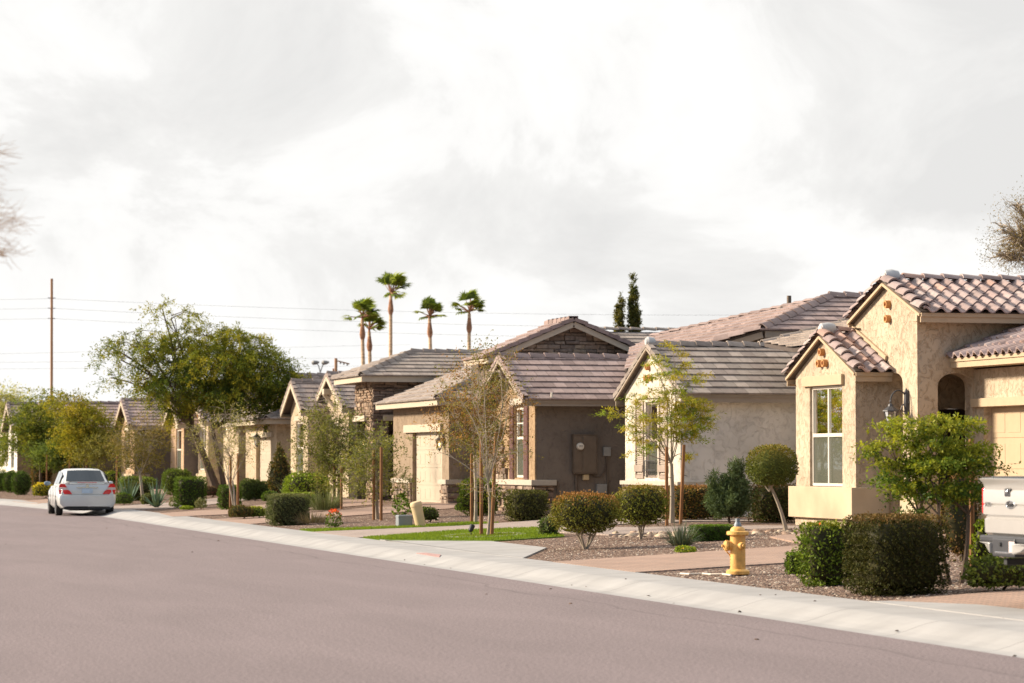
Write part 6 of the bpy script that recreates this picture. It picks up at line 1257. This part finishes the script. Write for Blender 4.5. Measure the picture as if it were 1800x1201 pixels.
mb = MB(); mb.box(co.x-.33, co.x+.33, co.y-.055, co.y-.03, .872, .895); mb.lathe([(0, .05), (.012, .045)], co+Vector((0, -.03, .935)), (0, -1, 0), 20); mb.build('trunk_trim', M['chrome'], car)
mb = MB(); mb.box(co.x-.30, co.x+.30, co.y+.005, co.y+.02, 1.028, 1.042); mb.build('brake_light', M['red'], car)
for s_x in (-1, 1):
    mb = MB(); mb.lathe([(0, .02), (.05, .06), (.14, .075), (.2, .05), (.22, .01)], co+Vector((s_x*.88, 3.0, .99)), (s_x, 0, 0), 10); mb.build('side_mirror', M['bluemirror' if s_x < 0 else 'carpaint'], car, True)
    for yy in (.98, 3.78): wheel(car, co+Vector((s_x*.79, yy, .32)), .32, .21, (1, 0, 0), s_x)
# door seams
mb = MB()
for yy in (1.0, 1.9, 2.85): mb.box(co.x-.908, co.x-.90, co.y+yy, co.y+yy+.012, .35, .9)
mb.build('door_seam', M['blackplastic'], car)
car.rotation_euler = (0, 0, -.028); car.location.x += .07
# ================================================================== PICKUP TRUCK (tail at the left, pointing into the driveway)
Xt = 12.95; yl = atX(1728, 900, Xt).y; HW = .95; yc = yl-.83; to = Vector((Xt, yc, 0)); tk = thing('pickup_truck', (Xt, yc, .2), 'pearl white pickup truck parked in the brick driveway, tailgate towards the street', 'pickup truck')
def tz(py): return atX(1760, py, Xt).z
gt = .20; mb = MB(); zt_, zb_ = tz(841), tz(938)
def tsec(x, hw, pts): return [Vector((Xt+x, yc+y*hw, z)) for y, z in pts]
prof = [(-1, .78), (-1.03, 1.0), (-1.0, 1.25), (-.97, zt_+.0), (-.86, zt_+.02), (-.86, zt_-.45), (.86, zt_-.45), (.86, zt_+.02), (.97, zt_), (1.0, 1.25), (1.03, 1.0), (1, .78)]
loft(mb, [tsec(.05, .80, prof), tsec(.25, .86, prof), tsec(1.9, .90, prof)], close=True); mb.build('bed', M['truckpaint'], tk, True)
mb = MB(); loft(mb, [tsec(1.92, .90, [(-1, .70), (-1.03, 1.2), (-.98, 1.42), (-.80, 2.08), (.80, 2.08), (.98, 1.42), (1.03, 1.2), (1, .70)]), tsec(3.6, .92, [(-1, .70), (-1.03, 1.2), (-.98, 1.42), (-.80, 2.12), (.80, 2.12), (.98, 1.42), (1.03, 1.2), (1, .70)]), tsec(4.6, .92, [(-1, .70), (-1.03, 1.2), (-.98, 1.40), (-.92, 1.48), (.92, 1.48), (.98, 1.40), (1.03, 1.2), (1, .70)]), tsec(5.8, .86, [(-1, .70), (-1.03, 1.1), (-.98, 1.28), (-.92, 1.32), (.92, 1.32), (.98, 1.28), (1.03, 1.1), (1, .70)])], close=True); mb.build('cab', M['truckpaint'], tk, True)
for sg in (1, -1):
    for xa_, xb_, xc_ in ((2.08, 2.80, 2.80), (2.90, 4.15, 3.55)):
        wv = lambda x, z: Vector((Xt+x, yc+sg*(.912-(z-1.42)/.66*.165+.012), z)); mb = MB(); mb.quad(wv(xa_, 1.47), wv(xb_, 1.47), wv(xc_, 2.0), wv(xa_, 2.0)); mb.build('side_window', M['glass_dark'], tk)
mb = MB(); mb.quad(Vector((Xt+1.90, yc-.72, 1.5)), Vector((Xt+1.90, yc+.72, 1.5)), Vector((Xt+1.90, yc+.66, 2.0)), Vector((Xt+1.90, yc-.66, 2.0))); mb.build('rear_window', M['glass_dark'], tk)
tg = MB(); yA, yB = yc-.76, yc+.76
def tgrow(z, x): return [Vector((Xt+x, yA, z)), Vector((Xt+x-.012, yA+.06, z)), Vector((Xt+x-.015, yB-.06, z)), Vector((Xt+x, yB, z))]
zz_ = lambda py: tz(py)
rows_ = [tgrow(zz_(942), .03), tgrow(zz_(937), -.01), tgrow(zz_(914), -.015), tgrow(zz_(911), .005), tgrow(zz_(909), .005), tgrow(zz_(905), -.03), tgrow(zz_(890), -.03), tgrow(zz_(887), -.012), tgrow(zz_(885.5), -.03), tgrow(zz_(865), -.03), tgrow(zz_(861), -.012), tgrow(zz_(859), -.015), tgrow(zz_(850), -.03), tgrow(zz_(845), -.065), tgrow(zz_(841.5), -.075), tgrow(zz_(840.3), -.03), tgrow(zz_(841), .05)]
loft(tg, rows_, cap0=False, cap1=False); tgo = tg.build('tailgate', M['truckpaint'], tk, True)
mb = MB(); mb.box(Xt-.035, Xt+.10, yA+.02, yB-.02, zz_(840), zz_(839)); mb.build('top_cap', M['greyplastic'], tgo)
hy0 = atX(1783, 860, Xt).y; hy1 = atX(1772.5, 860, Xt).y; mb = MB(); mb.box(Xt-.05, Xt-.02, hy0, hy1, zz_(873), zz_(858.5)); mb.build('handle_bezel', M['greyplastic'], tgo, bevel=.012)
mb = MB(); mb.box(Xt-.065, Xt-.045, hy0+.04, hy1-.03, zz_(867), zz_(861)); mb.build('handle', M['chrome'], tgo, bevel=.008)
ec = atX(1777, 887.5, Xt-.04); mb = MB(); n = 28
ring = lambda k, dx, sc_: Vector((Xt-.03-dx, ec.y+math.cos(2*PI*k/n)*.115*sc_, ec.z+math.sin(2*PI*k/n)*.045*sc_))
loft(mb, [[ring(k, 0, 1) for k in range(n)], [ring(k, .02, 1) for k in range(n)], [ring(k, .024, .9) for k in range(n)], [ring(k, .016, .84) for k in range(n)]], close=True); mb.build('emblem', M['chrome'], tgo, True)
def text(s, p, rot, size, mat, parent, name, ext=.004):
    cu = bpy.data.curves.new(name, 'FONT'); cu.body = s; cu.size = size; cu.extrude = ext; cu.align_x = 'CENTER'; cu.align_y = 'CENTER'; o = bpy.data.objects.new(name, cu); C.objects.link(o); o.rotation_euler = rot
    bpy.context.view_layer.update(); dg = bpy.context.evaluated_depsgraph_get(); me = bpy.data.meshes.new_from_object(o.evaluated_get(dg)); bpy.data.objects.remove(o); me.materials.clear(); me.materials.append(mat)
    o = bpy.data.objects.new(name, me); o.rotation_euler = rot; o.location = Vector(p)-wl[parent]; _link(o, parent); return o
text('Ford', (Xt-.052, ec.y, ec.z), (PI/2, 0, -PI/2), .07, M['greyplastic'], tgo, 'emblem_script', .003)
by_ = atX(1738, 887, Xt-.04); text('F150', (Xt-.045, by_.y, by_.z), (PI/2, 0, -PI/2), .07, M['chrome'], tgo, 'badge', .006)
mb = MB(); mb.box(Xt+.0, Xt+.35, yc+.785, yc+.87, zz_(905), zz_(858)); mb.box(Xt+.0, Xt+.35, yc-.87, yc-.785, zz_(905), zz_(858)); mb.build('tail_light', M['red'], tk, bevel=.02)
# bumper: painted ends, dark centre step with plate recess
zb0, zb1 = zz_(977)+.0, zz_(941); XB = Xt-.16; ye = atX(1716, 950, XB).y
mb = MB(); mb.box(XB+.02, Xt+.12, yc-(ye-yc)+.03, ye-.03, zb1-.07, zb1); ym = atX(1743, 950, XB).y; mb.box(XB, Xt-.02, 2*yc-ym, ym, zb0, zb1-.02); mb.build('bumper', M['greyplastic'], tk, bevel=.02)
for sg in (1, -1):
    y1_ = yc+sg*(ye-yc); y0_ = yc+sg*(ym-yc); a_, b_ = min(y0_, y1_), max(y0_, y1_); mb = MB()
    P8 = [Vector((XB-.03, y0_, zb0+.03)), Vector((XB-.03, y0_, zb1-.07)), Vector((XB+.0, y1_-sg*.04, zb1-.07)), Vector((XB+.02, y1_-sg*.16, zb0+.12)), Vector((XB+.02, y1_-sg*.26, zb0+.06))]
    Q8 = [p+Vector((.22, 0, 0)) for p in P8]; Q8[2] = Q8[2]+Vector((.05, sg*.04, 0)); mb.add(P8+Q8, [(0,1,2,3,4),(9,8,7,6,5),(0,5,6,1),(1,6,7,2),(2,7,8,3),(3,8,9,4),(4,9,5,0)]); mb.build('bumper_end', M['truckpaint'], tk, bevel=.015)
mb = MB(); mb.box(XB-.006, XB, atX(1784, 950, XB).y, atX(1774, 950, XB).y, zb0+.05, zb1-.05); mb.build('licence_plate', M['clearlens'], tk)
mb = MB(); mb.box(XB-.012, XB+.0, atX(1784, 950, XB).y, atX(1750, 950, XB).y, zb0+.035, zb0+.055); mb.build('bumper_step', M['chrome'], tk, bevel=.004)
mb = MB(); q = atX(1759.5, 957, XB); mb.lathe([(0, .025), (.02, .02)], q, (-1, 0, 0), 12); mb.build('lock_plug', M['blackplastic'], tk)
mb = MB(); mb.box(XB+.10, XB+.5, yc-.04+.16, yc+.04+.16, zb0-.09, zb0-.02); mb.build('tow_hitch', M['blackplastic'], tk, bevel=.01)
mb = MB(); mb.box(Xt+1.2, Xt+5.5, yc-.7, yc+.7, .50, .80); mb.build('chassis', M['blackplastic'], tk)
for yy in (-1, 1):
    for xx in (1.25, 4.85): wheel(tk, Vector((Xt+xx, yc+yy*.80, .22+.39)), .39, .25, (0, 1, 0), yy)
# ================================================================== utility poles, wires, street light
def pole(label, px, pytop, D, r0=.16, extras=None, cross=False):
    b = atD(px, 760, D); b.z = .2; t = atD(px, pytop, D); root = thing('utility_pole', b, label, 'utility pole'); mb = MB(); mb.tube([b, t], [r0*1.25, r0], 10); mb.build('pole', M['polewood'], root, True)
    if cross: part(root, 'crossarm', 'polewood', lambda m: m.beam(atD(px, pytop+4, D), atD(px+24, pytop+10, D), .10, .10)); [part(root, 'insulator', 'metalgrey', lambda m: m.tube([atD(px+q, pytop+3+q*.25, D), atD(px+q, pytop+8+q*.25, D)], .06, 6)) for q in (8, 14, 20)]
    return root
up = pole('tall bare wooden utility pole rising above the green trees at left', 91, 490, 190, .085)
part(up, 'bracket', 'metalgrey', lambda m: [m.tube([atD(91, y, 190)+Vector((-.25,0,0)), atD(91, y, 190)+Vector((.25,0,0))], .03, 6) for y in (524, 542, 560)])
pole('short brown utility pole with crossarm behind the roofs near the palms', 590.5, 630, 230, .12, cross=True)
pole('small stub pole just left of the crossarm pole', 586, 648, 230, .07)
def wire(label, pts, D0, D1, r=.012):
    n = 24; P_ = []; (x0, y0), (x1, y1) = pts[0], pts[-1]; sag = 0
    if len(pts) == 3: sag = pts[1]
    q0 = atD(x0, y0, D0); q1 = atD(x1, y1, D1); P_ = [q0.lerp(q1, i/n) for i in range(n+1)]
    for i, p in enumerate(P_): p.z -= (sag[1] if sag else 0)*4*(i/n)*(1-i/n)
    root = thing('power_line', q0, label, 'cable', 'overhead power lines'); mb = MB(); mb.tube(P_, r, 4); mb.build('wire', M['greyplastic'], root); return root
for nm, y0, y1 in (('upper', 525, 553), ('second', 542, 577), ('third', 560, 596)):
    wire('%s overhead wire running right from the tall wooden pole' % nm, [(91, y0), (0, .4), (1500, y1)], 190, 190, .006)
    wire('%s overhead wire running off left from the tall wooden pole' % nm, [(91, y0), (0, .02), (-60, y0+2)], 190, 200, .006)
for nm, ya_, yb_ in (('highest', 623, 606), ('middle', 638, 628), ('lowest', 649, 643)):
    wire('%s of the low wires crossing behind the mesquite crown' % nm, [(-40, ya_), (0, 0), (720, yb_)], 215, 260, .006)
q = atD(563, 760, 260); q.z = .2; sl2 = thing('street_light', q, 'small distant twin arm street light between mesquite and palms', 'street light'); tp = atD(563, 655, 260)
part(sl2, 'pole', 'metalgrey', lambda m: (m.tube([q, tp], .09, 8), m.tube([tp, atD(560, 643, 260), atD(556, 638, 260)], .05, 6), m.tube([tp, atD(567, 643, 260), atD(571, 638, 260)], .05, 6)))
for xx in (554.5, 572): part(sl2, 'lamp_head', 'metalgrey', lambda m: m.lathe([(-.35, .1), (-.2, .22), (.1, .18), (.35, .08)], atD(xx, 637.5, 260), (1, 0, .1), 8), True)
# ================================================================== sky, sun, camera
SUN_EL, SUN_AZ = math.radians(24), math.radians(-66)   # azimuth from +Y towards +X
sd_ = Vector((math.sin(SUN_AZ)*math.cos(SUN_EL), math.cos(SUN_AZ)*math.cos(SUN_EL), math.sin(SUN_EL)))
ld = bpy.data.lights.new('sun', 'SUN'); ld.energy = 4.6; ld.angle = math.radians(8.0); ld.color = (1, .86, .68)
lo = bpy.data.objects.new('sun', ld); C.objects.link(lo); lo.rotation_euler = sd_.to_track_quat('Z', 'Y').to_euler()
w = bpy.data.worlds.new('World'); bpy.context.scene.world = w; w.use_nodes = True; nt = w.node_tree; nt.nodes.clear()
out = nt.nodes.new('ShaderNodeOutputWorld'); bg = nt.nodes.new('ShaderNodeBackground'); L(nt, bg.outputs[0], out.inputs[0])
sky = nt.nodes.new('ShaderNodeTexSky'); sky.sky_type = 'NISHITA'; sky.sun_disc = False; sky.sun_elevation = SUN_EL; sky.sun_rotation = SUN_AZ; sky.dust_density = 2.0
bg.inputs['Strength'].default_value = .1
tc = N(nt, 'TexCoord'); mp = N(nt, 'Mapping'); mp.inputs['Scale'].default_value = (8.0, 8.0, 12.5); mp.inputs['Location'].default_value = (3.1, .7, 1.9); L(nt, tc.outputs['Generated'], mp.inputs[0])
n1 = N(nt, 'TexNoise'); n1.inputs['Scale'].default_value = 1.15; n1.inputs['Detail'].default_value = 10; n1.inputs['Roughness'].default_value = .60; n1.inputs['Distortion'].default_value = .55; L(nt, mp.outputs[0], n1.inputs['Vector'])
cr = N(nt, 'ValToRGB'); e = cr.color_ramp.elements; e[0].position = .36; e[0].color = (4.30, 4.27, 4.21, 1); e[1].position = .60; e[1].color = (5.5, 5.45, 5.34, 1)
for p_, c_ in ((.44, (4.62, 4.58, 4.50, 1)), (.49, (4.85, 4.81, 4.72, 1)), (.525, (5.2, 5.16, 5.07, 1))):
    e2 = cr.color_ramp.elements.new(p_); e2.color = c_
L(nt, n1.outputs[0], cr.inputs[0])
# coverage: solid ahead, breaking up into blue behind
sx = N(nt, 'SeparateXYZ'); L(nt, tc.outputs['Generated'], sx.inputs[0])
n2 = N(nt, 'TexNoise'); n2.inputs['Scale'].default_value = 2.2; n2.inputs['Detail'].default_value = 6; L(nt, tc.outputs['Generated'], n2.inputs['Vector'])
ma = N(nt, 'Math', operation='MULTIPLY_ADD'); ma.inputs[1].default_value = .75; ma.inputs[2].default_value = .25; L(nt, sx.outputs[1], ma.inputs[0])
ad = N(nt, 'Math', operation='ADD'); L(nt, ma.outputs[0], ad.inputs[0]); L(nt, n2.outputs[0], ad.inputs[1])
mr = N(nt, 'MapRange'); mr.inputs[1].default_value = .30; mr.inputs[2].default_value = .55; L(nt, ad.outputs[0], mr.inputs[0])
mx = N(nt, 'Mix', data_type='RGBA'); L(nt, mr.outputs[0], mx.inputs[0]); L(nt, sky.outputs[0], mx.inputs[6]); L(nt, cr.outputs[0], mx.inputs[7]); zr_ = N(nt, 'MapRange'); zr_.inputs[1].default_value = .16; zr_.inputs[2].default_value = 1; zr_.inputs[3].default_value = 1; zr_.inputs[4].default_value = 1.5; L(nt, sx.outputs[2], zr_.inputs[0])
vs_ = N(nt, 'VectorMath', operation='SCALE'); L(nt, mx.outputs[2], vs_.inputs[0]); L(nt, zr_.outputs[0], vs_.inputs['Scale']); L(nt, vs_.outputs[0], bg.inputs[0])
cd = bpy.data.cameras.new('camera'); cam = bpy.data.objects.new('camera', cd); C.objects.link(cam); cd.sensor_width = 36; cd.lens = 36*F/1800; cd.clip_end = 3000; cd.clip_start = .1
cam.location = CAM; cam.rotation_euler = Matrix((RT, UP, -FW)).transposed().to_euler()
cd.dof.use_dof = True; cd.dof.focus_distance = 50; cd.dof.aperture_fstop = 3.2
sc = bpy.context.scene; sc.camera = cam; sc.render.engine = 'CYCLES'; sc.view_settings.view_transform = 'Standard'; sc.view_settings.look = 'None'; sc.view_settings.exposure = .92; sc.view_settings.gamma = 1
sc.cycles.max_bounces = 8; sc.cycles.transparent_max_bounces = 12
